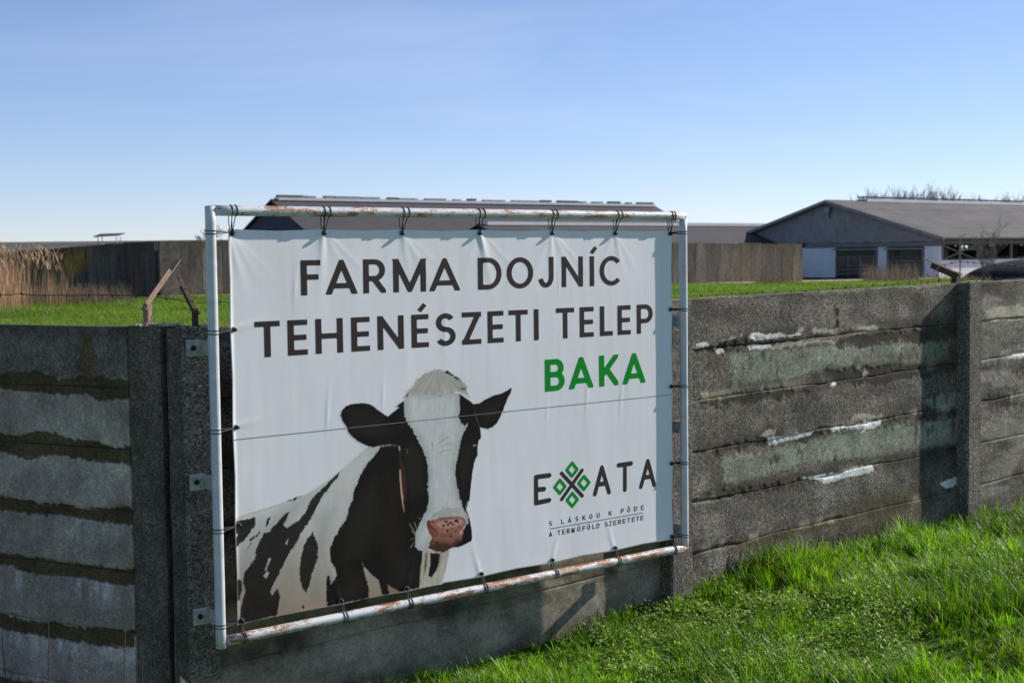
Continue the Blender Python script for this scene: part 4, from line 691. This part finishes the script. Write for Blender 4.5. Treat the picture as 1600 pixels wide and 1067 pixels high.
for a, b_ in ((gy_(1445), gy_(1386)), (gy_(1372), gy_(1306))):
    for yy in (a + 0.1, b_ - 0.18): MB().box((-0.06, yy, 0), (0.10, yy + 0.14, EV - 0.86)).build('door_post', M['beam'], barn)
    MB().box((-0.16, a - 0.1, EV - 1.12), (-0.105, b_ + 0.3, EV - 0.98)).build('door_track', M['steel'], barn)
ga, gb = gy_(1368), gy_(1310); gt_ = MB(); zt = lz(402)
for zz_ in (0.35, 0.75, 1.15, zt): gt_.tube([(-0.3, ga, zz_), (-0.3, gb, zz_)], 0.035, 6)
for q in range(4): y = ga + (gb - ga) * q / 3; gt_.tube([(-0.3, y, 0.05), (-0.3, y, zt)], 0.035, 6)
gt_.build('gate', M['steel'], barn)
ga, gb = gy_(1442), gy_(1388); gt_ = MB()
for zz_ in (0.35, 0.75, 1.15, zt * .8): gt_.tube([(0.6, ga, zz_), (0.6, gb, zz_)], 0.03, 6)
for q in range(3): y = ga + (gb - ga) * q / 2; gt_.tube([(0.6, y, 0.05), (0.6, y, zt * .8)], 0.03, 6)
gt_.build('gate', M['steel'], barn)
LW = 1.55
for yy in (0.0, BW - 0.2):
    MB().box((0.3, yy, 0), (BLn - 0.9, yy + 0.2, LW)).build('low_wall', M['white_wall'], barn)
    if yy > 1:
        for q in range(14): x = 0.75 + q * 5.5; MB().box((x, yy + 0.02, LW - .02), (x + 5.2, yy + 0.1, EV - 0.75 - .5 * (q % 3 == 1))).build('side_curtain', M['clad_dark'], barn)
    MB().box((-0.02, yy - 0.03, EV - 0.72), (BLn - 0.8, yy + 0.23, EV - 0.34)).build('eave_beam', M['beam'], barn)
    for q in range(15): x = 0.45 + q * 5.5; MB().box((x, yy + 0.03, LW - .01), (x + 0.24, yy + 0.17, EV - 0.7)).build('side_post', M['beam'], barn)
    for q in range(15): x = 0.45 + q * 5.5 + 2.7; MB().tube([(x, yy + 0.1, LW), (x, yy + 0.1, EV - 0.7)], 0.04, 6).build('side_rail_post', M['steel'], barn)
for a, b_ in (((0.6, LW + .02), (5.9, EV - 0.75)), ((0.6, EV - 0.75), (5.9, LW + .02))): MB().tube([(a[0], 0.1 + (.09 if a[1] > 2 else 0), a[1]), (b_[0], 0.1 + (.09 if a[1] > 2 else 0), b_[1])], 0.07, 6).build('cross_brace', M['beam'], barn)
MB().box((0.31, 0.25, -0.3), (BLn - 1, BW - 0.25, 0.03)).build('floor', M['shade_floor'], barn)
for q in range(7):
    for yy in (BW * 0.3, BW * 0.7): x = 4 + q * 10; MB().box((x, yy, 0), (x + 0.25, yy + 0.25, RD - abs(yy - BW / 2) * pit - 0.1)).build('inner_post', M['beam'], barn)
fr = MB()
for yy in (BW * 0.36, BW * 0.64):
    for zz_ in (0.6, 1.1): fr.tube([(2, yy, zz_), (BLn - 3, yy, zz_)], 0.04, 5)
fr.build('feed_rail', M['steel'], barn)
xv = 5.0; v_ = MB().box((xv, BW / 2 - 0.55, RD + 0.05), (BLn - 2, BW / 2 + 0.55, RD + 0.34)); rv = v_.build('ridge_vent', M['white_strip'], barn)
tp_ = MB().box((xv - 0.4, BW / 2 - 0.35, RD + 0.44), (BLn - 2, BW / 2 + 0.35, RD + 0.56))
for q in range(24): x = xv + q * 3; tp_.box((x, BW / 2 - 0.05, RD + 0.335), (x + 0.1, BW / 2 + 0.05, RD + 0.445))
tp_.build('vent_cap', M['clad_dark'], rv)
for sgn in (-1, 1):
    a = (BW / 2 + sgn * (BW / 2 + 0.9)); b_ = BW / 2; za = EV - 0.9 * pit; MB().add([(-0.76, a, za - .12), (-0.70, a, za - .12), (-0.70, b_, RD - .12), (-0.76, b_, RD - .12), (-0.76, a, za + .16), (-0.70, a, za + .16), (-0.70, b_, RD + .16), (-0.76, b_, RD + .16)], [(3, 2, 1, 0), (4, 5, 6, 7), (0, 1, 5, 4), (1, 2, 6, 5), (2, 3, 7, 6), (3, 0, 4, 7)]).build('barge_board', M['clad'], barn)
MB().box((-0.5, BW / 2 - 0.28, RD - 1.0), (-0.1, BW / 2 + 0.28, RD - 0.55)).box((-0.3, BW / 2 - 0.06, RD - 1.5), (-0.1, BW / 2 + 0.06, RD - 1.0)).build('floodlight', M['steel'], barn)
# --- other sheds
def shed(name, px, py, Y, ridge_px, L, halfw, pitch, label, roofm, gabm, yaw=YAW, vent=True, lumps=0, over=0.5):
    a = at(px, py, Y); g = gz(a[0], a[1]); e = empty(name, (a[0], a[1], g), yaw); tag(e, label, 'barn'); rz = a[2] - g; ev = rz - halfw * pitch
    for sg in (-1, 1): roof_slab(e, L, sg * (halfw + over), ev - over * pitch, 0, rz, -0.4, 0.14, roofm)
    for x in (0.0, L - 0.8): MB().add([(x, -halfw, 0), (x, halfw, 0), (x, halfw, ev), (x, 0, rz - .03), (x, -halfw, ev)] + [(x + .25, -halfw, 0), (x + .25, halfw, 0), (x + .25, halfw, ev), (x + .25, 0, rz - .03), (x + .25, -halfw, ev)], [(4, 3, 2, 1, 0), (5, 6, 7, 8, 9), (0, 1, 6, 5), (1, 2, 7, 6), (2, 3, 8, 7), (3, 4, 9, 8), (4, 0, 5, 9)]).build('gable_wall', gabm, e)
    for sg in (-1, 1): MB().box((0.26, min(sg * halfw, sg * (halfw - .2)), 0), (L - 0.82, max(sg * halfw, sg * (halfw - .2)), ev - 0.02)).build('side_wall', M['white_wall'], e)
    if vent:
        r_ = MB().box((0.3, -0.5, rz + 0.06), (L - 0.6, 0.5, rz + 0.36)).build('ridge_vent', M['white_strip'], e)
        if lumps:
            x = 0.4
            while x < L - 2:
                ln = random.uniform(0.5, 3.5); MB().box((x, -0.3, rz + 0.40), (x + ln, 0.3, rz + 0.52 + random.uniform(0, .12))).build('vent_cap', M['moss'] if random.random() < .5 else M['clad'], r_); x += ln + random.choice((0.15, 0.4, 1.2))
            for q in range(int(L / 1.5)): MB().box((0.6 + q * 1.5, -0.04, rz + 0.355), (0.66 + q * 1.5, 0.04, rz + 0.405)).build('vent_bracket', M['steel'], r_)
    return e
s1 = shed('hay_barn', 428, 314, 149, 0, 56.5, 11.5, 0.5, 'tall dark roofed barn with lumpy ridge vent rising behind the banner', M['roof_dark'], M['clad_dark'], lumps=1)
shed('low_shed', 752, 353, 121, 0, 62, 5.2, 0.36, 'low shed with pale ridge strip in front of the tall dark barn', M['roof_dark'], M['clad_dark'])
shed('low_shed', -60, 382, 135, 0, 30, 8.0, 0.16, 'low grey roofed shed beyond the mossy shade-darkened bunker wall', M['roof'], M['clad'], R(6), vent=False)
cn = at(148, 380, 118); gq = gz(cn[0], cn[1]); can = empty('open_shelter', (cn[0], cn[1], gq), R(5)); tag(can, 'small open shelter roof on thin posts above the bunker wall', 'shelter'); top = 2.0 - gq + 37 * 118 / F
for x, y in ((0.25, 0.1), (1.75, 0.1), (0.3, 1.6), (1.8, 1.6)): MB().tube([(x, y, 0), (x, y, top)], 0.035, 6).build('post', M['steel'], can)
MB().add([(-.05, -.3, top - .05), (2.05, -.3, top + .06), (2.15, 1.9, top + .24), (.1, 1.9, top + .2), (-.05, -.3, top + .03), (2.05, -.3, top + .14), (2.15, 1.9, top + .32), (.1, 1.9, top + .28)], [(3, 2, 1, 0), (4, 5, 6, 7), (0, 1, 5, 4), (1, 2, 6, 5), (2, 3, 7, 6), (3, 0, 4, 7)]).build('roof', M['roof_dark'], can)
# --- silage bunker walls of upright concrete panels
PANC = [lin(130, 122, 112), lin(118, 112, 104), lin(136, 128, 116), lin(124, 114, 98)]
def bunker(A, D, L, h0, h1, label, tint, wd=1.25, th=0.22, lich=None):
    a = np.array(A); g = gz(a[0], a[1]); e = empty('bunker_wall', (a[0], a[1], g), math.atan2(D[1], D[0])); tag(e, label, 'wall'); n = int(L / wd)
    for q in range(n):
        x0, x1 = q * wd + 0.012, (q + 1) * wd - 0.012; zt0 = h0 + (h1 - h0) * (q / n) + random.uniform(-.03, .03); nzz, nxx = 22, 9
        xs, fs = np.meshgrid(np.linspace(x0, x1, nxx), np.linspace(-0.05, 1, nzz), indexing='ij'); V = []; C = []
        pw_ = a + D * (q + .5) * wd; zb = gz(pw_[0], pw_[1]) - g - 0.3; lean = random.uniform(-.004, .004); tc_ = np.array(random.choice(PANC)) * tint * random.uniform(.75, 1.15)
        zs = zb + (zt0 - zb) * np.clip(fs, 0, 1); stre = fbm(xs * 2.2 + q * 1.1, zs * 0.5, 301); blot = fbm(xs * 1.3 + q * 3, zs * 1.2, 307); mossb = sstep(0.25, 0.0, np.abs(fs - 0.02)) * 0.5 + sstep(0.72, 1.0, fs + 0.35 * (blot - .5)) * 0.5
        c = np.ones(xs.shape + (3,)) * tc_; c *= (0.35 + 1.1 * stre)[..., None]; c = blend(c, np.clip(mossb, 0, .8) * sstep(.3, .6, blot), np.array(lin(92, 82, 48)) * tint); 
        if lich is not None: la = lich(q * wd + xs - x0 + 0, zs) * sstep(0.32, 0.5, fbm(xs * 5, zs * 1.6, 311)); c = blend(c, la, lin(170, 132, 34))
        for sgn in (1, -1):
            V.append(np.stack([xs, -sgn * th / 2 * np.ones_like(xs) + lean, zs], -1).reshape(-1, 3)); C.append(np.concatenate([c, 0.35 * np.ones(xs.shape + (1,))], -1).reshape(-1, 4))
        i, j = np.meshgrid(np.arange(nxx - 1), np.arange(nzz - 1), indexing='ij'); i = i.ravel(); j = j.ravel(); f1 = np.c_[i * nzz + j, (i + 1) * nzz + j, (i + 1) * nzz + j + 1, i * nzz + j + 1]; n0 = nxx * nzz
        rim_ = [k * nzz + nzz - 1 for k in range(nxx)]; f3 = np.array([[rim_[k], rim_[k + 1], n0 + rim_[k + 1], n0 + rim_[k]] for k in range(nxx - 1)]); l_ = np.arange(nzz - 1); f4 = np.c_[l_, l_ + 1, n0 + l_ + 1, n0 + l_]; r_ = (nxx - 1) * nzz + l_; f5 = np.c_[r_, n0 + r_, n0 + r_ + 1, r_ + 1]
        mesh('panel', np.vstack(V), np.vstack([f1, n0 + f1[:, ::-1], f3, f4[:, ::-1], f5[:, ::-1]]), M['concrete'], e, np.vstack(C))
    return e
Cw = at(250, 465, 76.0); Ew = at(1253, 441, 112.0); Dw = Ew - Cw; Dw[2] = 0; Lw = np.linalg.norm(Dw); Dw /= Lw
gC = gz(Cw[0], Cw[1]); bunker(Cw, Dw, Lw, at(250, 376, 76)[2] - gC, at(1253, 381, 112)[2] - gC, 'long grey bunker wall of upright concrete panels beyond the grass', 0.72)
DL_ = np.array([-0.64, 0.768, 0]); bunker(Cw + DL_ * 0.3, DL_, 32.0, at(250, 376, 76)[2] - gC, at(250, 376, 76)[2] - gC - 0.6, 'mossy shade-darkened return of the bunker wall behind the dry reeds', 0.5, lich=lambda x, z: np.exp(-((x - 11.0 + 0.8 * (z - 1.8)) / 1.9) ** 2) * np.exp(-((z - 1.9) / 0.9) ** 2) * 0.95)  # lower tint paints the shade on this side into the panel colour
# --- track, manure heap sheet, lamp pole
def ribbon(name, pts, wd, mat, label, lift=0.03):
    pts = [np.array(p, float) for p in pts]; V = []; n = len(pts); f = []
    for k, p in enumerate(pts):
        d = pts[min(k + 1, n - 1)] - pts[max(k - 1, 0)]; d /= np.linalg.norm(d[:2]); nn = np.array([-d[1], d[0]])
        for q in range(5): x, y = p[:2] + nn * wd * (q / 4 - .5); V.append((x, y, gz(x, y) + lift + 0.02 * (q in (1, 2, 3))))
    for k in range(n - 1):
        for q in range(4): f.append((k * 5 + q, (k + 1) * 5 + q, (k + 1) * 5 + q + 1, k * 5 + q + 1))
    return tag(mesh(name, V, f, mat, smooth=True), label, kind='structure')
M['track'] = simple('sandy_track', lin(178, 156, 136), 0.95, 0, 0.15, 0.8)
t0 = at(1265, 440, 116); ribbon('track', [t0 + U3 * q * 2.0 - V3 * 3.0 for q in range(-10, 26)], 6.0, M['track'], 'sandy farm track in front of the cowshed gable')
t1 = Cw - V3 * 0.9; ribbon('path', [t1 + Dw * q * 1.5 for q in range(0, 12)], 1.0, M['track'], 'pale sandy strip at the foot of the bunker wall')
hp = at(1600, 438, 98.0); hpg = gz(hp[0], hp[1]); nn_ = 36; V = []; f = []
for i in range(nn_ + 1):
    for j in range(nn_ + 1):
        x, y = i / nn_ * 2 - 1, j / nn_ * 2 - 1; r2 = min(1.0, (abs(x) ** 2.2 + abs(y) ** 2.2)); h = 1.55 * (1 - r2) ** 0.6 + 0.10 * float(fbm(np.array(x * 4 + 9), np.array(y * 4), 401)) * (r2 < 1); V.append((x * 5.2, y * 5.5, h - 0.1))
for i in range(nn_):
    for j in range(nn_): a_ = i * (nn_ + 1) + j; f.append((a_, a_ + nn_ + 1, a_ + nn_ + 2, a_ + 1))
heap = mesh('silage_heap', V, f, M['tarp'], smooth=True); heap.location = (hp[0] + 1.2, hp[1], hpg); tag(heap, 'low heap covered with black plastic sheet beside the cowshed', 'heap')
lp = at(1500, 437, 110.0); lpg = gz(lp[0], lp[1]); lo = empty('lamp_post', (lp[0], lp[1], lpg)); tag(lo, 'thin grey lamp post in front of the open cowshed side', 'lamp post'); lh = 2.0 - lpg + (391 - 372) * 110 / F
MB().tube([(0, 0, 0), (0, 0, lh)], [0.06, 0.045], 8).build('pole', M['steel'], lo); MB().tube([(0, 0, lh - .02), (0.15, 0, lh + 0.1), (0.42, 0, lh + .28)], 0.03, 6).build('bracket', M['steel'], lo); MB().box((-0.1, -.08, lh + .02), (0.12, .08, lh + .14)).build('lamp_head', M['white_strip'], lo)
# ------------------------------------------------------------------ trees and shrubs
def grow(kind, seed, H):
    rnd = random.Random(seed); segs = []
    def br(p, d, L, r, depth):
        n = 3; q = np.array(p)
        for k in range(n):
            d = d + np.array([rnd.gauss(0, .10), rnd.gauss(0, .10), rnd.gauss(0.05, .05)]); d /= np.linalg.norm(d); e = q + d * L / n; segs.append((q, e, r * (1 - .22 * k), r * (1 - .22 * (k + 1)), depth)); q = e
            if depth < 3:
                for _ in range({'poplar': (6, 3, 1), 'round': (3, 4, 4), 'shrub': (1, 2, 2)}[kind][depth]):
                    th = rnd.uniform(0, 6.28); a = np.cross(d, [math.cos(th), math.sin(th), .2]); a /= np.linalg.norm(a); sp_ = {'poplar': .22, 'round': .95, 'shrub': .45}[kind] * rnd.uniform(.7, 1.3)
                    br(q - d * L / n * rnd.random() * .6, d + a * sp_ + np.array([0, 0, .25 if kind == 'poplar' else 0]), L * rnd.uniform(.32, .52), r * .42, depth + 1)
    if kind == 'shrub':
        for q in range(11): th = rnd.uniform(0, 6.28); br((rnd.uniform(-.25, .25), rnd.uniform(-.25, .25), 0), np.array([math.cos(th) * .22, math.sin(th) * .22, 1]), H * rnd.uniform(.6, 1), .022, 0)
    else: br((0, 0, 0), np.array([0, 0, 1.]), H * (.95 if kind == 'poplar' else .7), H * .013, 0)
    return segs
def tree_mesh(segs, depths, name, wmin):
    b = MB()
    for p, e, r0, r1, d in segs:
        if d in depths: b.tube([p, e], [max(r0, wmin), max(r1, wmin * .8)], 4 if d else 6)
    me = bpy.data.meshes.new(name); me.from_pydata(b.v, [], b.f); me.update(); return me
def tree(name, kind, seed, H, loc, label, cat, group, wmin=0.03, mat='wood', cache={}):
    k = (kind, seed, H)
    if k not in cache:
        sg = grow(kind, seed, H); cache[k] = (tree_mesh(sg, (0,), 'trunk', wmin * 1.5), tree_mesh(sg, (1, 2, 3), 'crown', wmin))
        for q in cache[k]: q.materials.append(M[mat])
    e = empty(name, loc, random.uniform(0, 6)); tag(e, label, cat, group)
    for nm_, me in zip(('trunk', 'crown'), cache[k]): o = bpy.data.objects.new(nm_, me); COL.objects.link(o); o.parent = e
    s = random.uniform(.9, 1.1); e.scale = (s, s, s); return e
for k in range(27):
    px = 1341 + k * 9.6 + random.uniform(-3, 3); Y = 300 + 14 * (k % 3); p = at(px, 391, Y); yt = np.interp(px, [1340, 1380, 1440, 1480, 1500, 1600], [304, 299, 292, 297, 305, 306]) + random.uniform(-3, 3); g = gz(p[0], p[1])
    e = tree('bare_poplar', 'poplar', k % 4 + 1, 14.0, (p[0], p[1], g), 'slender bare poplar in the row behind the cowshed ridge', 'tree', 'bare poplars behind the cowshed', 0.036); zm = max(v.co.z for o in e.children for v in o.data.vertices); q = (at(px, yt, Y)[2] - g) / zm; q *= 1.05; e.scale = (q * 1.1, q * 1.1, q)
p = at(1558, 391, 300); tree('bare_tree', 'round', 21, 11.0, (p[0], p[1], gz(p[0], p[1])), 'rounder bare tree with a spreading crown at the end of the poplar row', 'tree', None, 0.03)
for px, Y, H, sd, lab in ((338, 170, 7.2, 31, 'pale bare tree between the sign frame and the bunker corner'), (372, 185, 6.8, 32, 'small bare tree close to the dark barn gable'), (4, 170, 4.6, 33, 'low round bush behind the low grey shed roof'), (1122, 260, 7.0, 34, 'bare bushy tree behind the low shed with pale ridge'), (1166, 275, 5.8, 35, 'small bare bush next to the cowshed roof edge')):
    p = at(px, 395, Y); tree('bare_tree', 'round', sd, H, (p[0], p[1], gz(p[0], p[1])), lab, 'tree', None, 0.018)
p = at(1543, 434, 96.0); tree('bare_shrub', 'shrub', 41, 3.4, (p[0], p[1], gz(p[0], p[1])), 'leafless many-stemmed shrub in front of the open cowshed side', 'shrub', None, 0.007, 'wood')
# ------------------------------------------------------------------ grass and weeds
def blades(name, x, y, h, wd, az, lean, c, mat, label, z=None, parent=None, curl=1.0):
    n = len(x); z = ground_z(x, y) - 0.01 if z is None else z; dx, dy = np.cos(az), np.sin(az); wx, wy = -dy, dx; V = np.zeros((n, 7, 3)); fr = (0, .38, .74, 1.0); wf = (.8, 1.0, .7, 0)
    for k in range(4):
        o_ = lean * h * fr[k] ** (1 + curl); zz_ = z + h * fr[k] * np.sqrt(np.clip(1 - (lean * fr[k]) ** 2 * .55, .15, 1)); bx, by = x + dx * o_, y + dy * o_
        if k < 3:
            for sgn, q in ((-1, 2 * k), (1, 2 * k + 1)): V[:, q] = np.c_[bx + sgn * wx * wd * wf[k] / 2, by + sgn * wy * wd * wf[k] / 2, zz_]
        else: V[:, 6] = np.c_[bx, by, zz_]
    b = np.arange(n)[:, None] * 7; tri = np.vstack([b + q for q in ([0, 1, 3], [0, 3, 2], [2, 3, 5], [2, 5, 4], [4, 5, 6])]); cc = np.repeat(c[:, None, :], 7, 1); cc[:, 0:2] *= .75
    return tag(mesh(name, V.reshape(-1, 3), tri, mat, parent, cc.reshape(-1, 3)), label, kind='stuff')
def scatter(n, smin, smax, dmin, dmax, dens):
    s = RNG.uniform(smin, smax, n); d = RNG.uniform(dmin, dmax, n); p = A3[None, :2] + s[:, None] * U3[:2] + (d + SLAB)[:, None] * N3[:2]; x, y = p[:, 0], p[:, 1]; ok = (x - LC[0]) * LN[0] + (y - LC[1]) * LN[1] < 50
    px, py = proj_px(np.c_[x, y, ground_z(x, y)]); vis = (px > -60) & (px < 1660) & (py < 1160) & (y > 2); w_ = np.where(vis, 1.0, 0.10) * dens(x, y, s, d); k = RNG.random(n) < w_; return x[k], y[k], s[k], d[k]
COVER = lambda x, y, s, d: sstep(0.60, 0.70, fbm(x * 1.1 + 3, y * 1.1, 521) + 0.30 * np.exp(-((s - 2.9) / 1.0) ** 2 - ((d - 0.9) / 0.7) ** 2))
G1, G2, G3 = np.array(lin(74, 130, 18)), np.array(lin(146, 186, 34)), np.array(lin(38, 88, 20))
# tussocks: every tuft is a fan of blades leaning out from its root
x, y, s, d = scatter(56000, -0.6, 9.5, 0.02, 6.2, lambda x, y, s, d: (0.35 + 0.75 * sstep(0.35, 0.6, fbm(x * 2.4, y * 2.4, 501))) * (1 - .5 * COVER(x, y, s, d)))
nb = RNG.integers(7, 20, len(x)); big = RNG.uniform(.55, 1.25, len(x)) ** 1.5 * (.6 + .9 * sstep(.35, .7, fbm(x * 1.7, y * 1.7, 531))) + .75 * np.exp(-d / .15) * (RNG.random(len(x)) < .35); tone = RNG.uniform(0, 1, len(x)); wind = 6.28 * fbm(x * .8, y * .8, 541)
rep = lambda a: np.repeat(a, nb); x, y, s, d, B_, tone, wind = map(rep, (x, y, s, d, big, tone, wind)); n = len(x); az = RNG.uniform(0, 6.28, n); az = np.where(RNG.random(n) < .35, wind + RNG.normal(0, .6, n), az); r_ = RNG.uniform(0, .022, n) * B_
x = x + np.cos(az) * r_; y = y + np.sin(az) * r_; d2 = (x - A3[0]) * N3[0] + (y - A3[1]) * N3[1] - SLAB; kk = d2 > .012; 
h = 0.105 * B_ * RNG.uniform(.45, 1.25, n); lean = np.clip(RNG.uniform(.1, 1.05, n) ** 1.1 * .9, 0, .95); wd = RNG.uniform(.0028, .006, n) * (.8 + .3 * B_); q = np.clip(tone * .7 + RNG.uniform(0, .4, n), 0, 1)[:, None]; t_ = sstep(.3, .7, fbm(x * 1.6, y * 1.6, 551))[:, None]
c = ((G1 * (1 - q) + G2 * q) * (.5 + .62 * t_) + G3 * (1 - t_) * .3) * (.70 + .6 * tone[:, None]); dry = RNG.random(n) < (0.045 + 0.12 * sstep(.52, .72, fbm(x * 1.9, y * 1.9, 561))); c[dry] = np.array(lin(196, 182, 126)) * RNG.uniform(.6, 1.1, dry.sum())[:, None]; lean[dry] = RNG.uniform(.6, .95, dry.sum())
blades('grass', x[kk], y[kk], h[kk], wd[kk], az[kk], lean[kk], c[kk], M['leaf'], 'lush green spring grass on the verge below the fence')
# leafy ground cover: small rounded leaves in sprawling patches
x, y, s, d = scatter(620000, 0.4, 9.0, 0.05, 5.5, lambda x, y, s, d: COVER(x, y, s, d) * .36)
n = len(x); z = ground_z(x, y) + RNG.uniform(0.0, 1, n) ** .6 * (0.03 + 0.15 * sstep(.3, .7, fbm(x * 3.3, y * 3.3, 571))); L = RNG.uniform(.008, .018, n); az = RNG.uniform(0, 6.28, n); ti = RNG.uniform(-.5, 1.3, n); dx, dy = np.cos(az), np.sin(az); V = np.zeros((n, 6, 3))
for k, (f_, sd_) in enumerate(((0, 0), (.45, -.42), (.85, -.30), (1.15, 0), (.85, .30), (.45, .42))): V[:, k] = np.c_[x + dx * L * f_ - dy * L * sd_, y + dy * L * f_ + dx * L * sd_, z + np.sin(ti) * L * f_ + .18 * L * abs(sd_)]
b = np.arange(n)[:, None] * 6; tri = np.vstack([b + q for q in ([0, 1, 5], [1, 2, 5], [2, 4, 5], [2, 3, 4])]); q = RNG.random(n)[:, None]; c = np.array(lin(88, 136, 40)) * (1 - q) + np.array(lin(182, 200, 108)) * q
tag(mesh('ground_cover', V.reshape(-1, 3), tri, M['leaf'], None, np.repeat(c[:, None], 6, 1).reshape(-1, 3)), 'sprawling patches of small leaved weeds among the verge grass', kind='stuff')
# pasture behind the fence
n = 260000; Yp = 11 + 100 * RNG.random(n) ** .8; kx = np.where(RNG.random(n) < .45, RNG.uniform(-.40, -.19, n), RNG.uniform(.10, .40, n)); x, y = kx * Yp, Yp
ins = (((x - A3[0]) * N3[0] + (y - A3[1]) * N3[1]) < SLAB - .3) & (((x - LC[0]) * LN[0] + (y - LC[1]) * LN[1]) < -.3) & (((x - Cw[0]) * -Dw[1] + (y - Cw[1]) * Dw[0] < -.7) | (x > Ew[0])) & (((x - t0[0]) * V3[0] + (y - t0[1]) * V3[1]) < -6.2)
ins &= RNG.random(n) < np.clip(Yp / 45, .25, 1); x, y = x[ins], y[ins]; n = len(x); sc = np.clip(y / 40, .5, 2.2); q = RNG.random(n)[:, None]; t_ = sstep(.3, .7, fbm(x * .35, y * .35, 601))[:, None]
c = np.array(lin(92, 124, 40)) * (1 - q) + np.array(lin(136, 156, 60)) * q; c = c * (.7 + .35 * t_)
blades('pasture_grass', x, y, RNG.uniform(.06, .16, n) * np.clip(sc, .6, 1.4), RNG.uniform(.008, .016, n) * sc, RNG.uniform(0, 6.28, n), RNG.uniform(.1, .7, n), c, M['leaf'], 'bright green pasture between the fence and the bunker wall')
# dry reeds, brush and weeds
def reed_bed(name, kxs, ys, n, hmin, hmax, c0, c1, label, plume=.35, wd=.016, lean=.18):
    Yr = RNG.uniform(*ys, n); x = (kxs[0] + (kxs[1] - kxs[0]) * RNG.beta(1.6, 1.8, n)) * Yr; y = Yr; h = RNG.uniform(hmin, hmax, n) * (.65 + .6 * fbm(x * .5, y * .5, 611)); q = RNG.random(n)[:, None]; c = np.array(c0) * (1 - q) + np.array(c1) * q
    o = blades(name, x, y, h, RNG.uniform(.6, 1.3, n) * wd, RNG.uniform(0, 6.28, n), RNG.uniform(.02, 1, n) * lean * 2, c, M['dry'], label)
    return o
reed_bed('dry_reeds', (-.45, -.335), (57, 68), 2600, 1.5, 3.1, lin(150, 112, 84), lin(220, 186, 152), 'tall dry tan reeds standing before the dark bunker wall')
n = 420; Yr = RNG.uniform(57, 66, n); x = RNG.uniform(-.43, -.315, n) * Yr; zt = ground_z(x, Yr) + RNG.uniform(1.6, 2.6, n); c = np.array(lin(196, 164, 126)) * RNG.uniform(.7, 1.1, (n, 1))
blades('reed_plumes', x, Yr, RNG.uniform(.22, .45, n), RNG.uniform(.03, .07, n), RNG.uniform(0, 6.28, n), RNG.uniform(.3, .9, n), c, M['dry'], 'feathery seed plumes on top of the dry reeds', zt)
reed_bed('dry_reeds', (-.335, -.305), (60, 68), 60, 1.3, 2.3, lin(170, 138, 100), lin(216, 184, 140), 'few tall reed stems at the thin end of the reed bed')
reed_bed('dry_brush', (-.37, -.265), (64, 73), 2600, .35, 1.15, lin(96, 84, 74), lin(140, 122, 104), 'tangled grey brown brush at the foot of the dark bunker wall', wd=.016, lean=.4)
reed_bed('dry_weeds', (.245, .292), (97, 106), 900, .3, 1.9, lin(112, 96, 86), lin(160, 140, 124), 'dry brown weeds in front of the cowshed doors', wd=.02, lean=.32)
reed_bed('dry_weeds', (.17, .20), (92, 102), 500, .15, .5, lin(88, 84, 50), lin(132, 120, 76), 'low scrubby weeds at the end of the long bunker wall', wd=.03, lean=.5)
reed_bed('dry_weeds', (.285, .34), (90, 100), 700, .2, .7, lin(150, 130, 80), lin(170, 160, 90), 'straw coloured weeds beside the black sheeted heap', wd=.025, lean=.4)
# dead stalks at the foot of the shaded fence
for k, (px, top_, h_) in enumerate(((3, 985, .55), (18, 1046, .4), (76, 968, .6), (56, 1050, .35), (93, 1036, .4), (148, 1035, .42), (196, 935, .8), (222, 1000, .55), (30, 1052, .35))):
    p = at(px, top_, 6.15 - .02 * px / 10 if px < 190 else 6.2); b_ = MB(); g = gz(p[0], p[1]); bx = np.array([p[0] + random.uniform(-.04, .04), p[1] + random.uniform(-.02, .02), g - .02]); e = empty('dead_stalk', bx); tag(e, 'thin dark dead weed stalk in front of the shaded fence', 'stalk', 'dead stalks by the shaded fence')
    mid = (bx + p) / 2 + np.array([random.uniform(-.03, .03), 0, 0]); MB().tube([bx - bx, mid - bx, p - bx], [.005, .0035, .0015], 5).build('stem', M['bark'], e)
    for q in range(3): a_ = bx + (p - bx) * random.uniform(.4, .85); d_ = np.array([random.uniform(-.07, .07), random.uniform(-.04, .04), random.uniform(.03, .1)]); MB().tube([a_ - bx, a_ + d_ - bx], [.0022, .001], 4).build('twig', M['bark'], e)
# far tree line on the horizon
V = []; f = []; C = []
for k in range(2600):
    a = random.uniform(-.75, .75); Y = random.uniform(900, 1400); x = a * Y; h_ = random.uniform(3, 9); w_ = random.uniform(2, 5); b0 = len(V); zb = gz(x, Y)
    for q in range(5): th = q * 1.2566; V.append((x + w_ * math.cos(th), Y + w_ * math.sin(th), zb))
    V.append((x, Y, zb + h_)); f += [(b0 + q, b0 + (q + 1) % 5, b0 + 5) for q in range(5)]
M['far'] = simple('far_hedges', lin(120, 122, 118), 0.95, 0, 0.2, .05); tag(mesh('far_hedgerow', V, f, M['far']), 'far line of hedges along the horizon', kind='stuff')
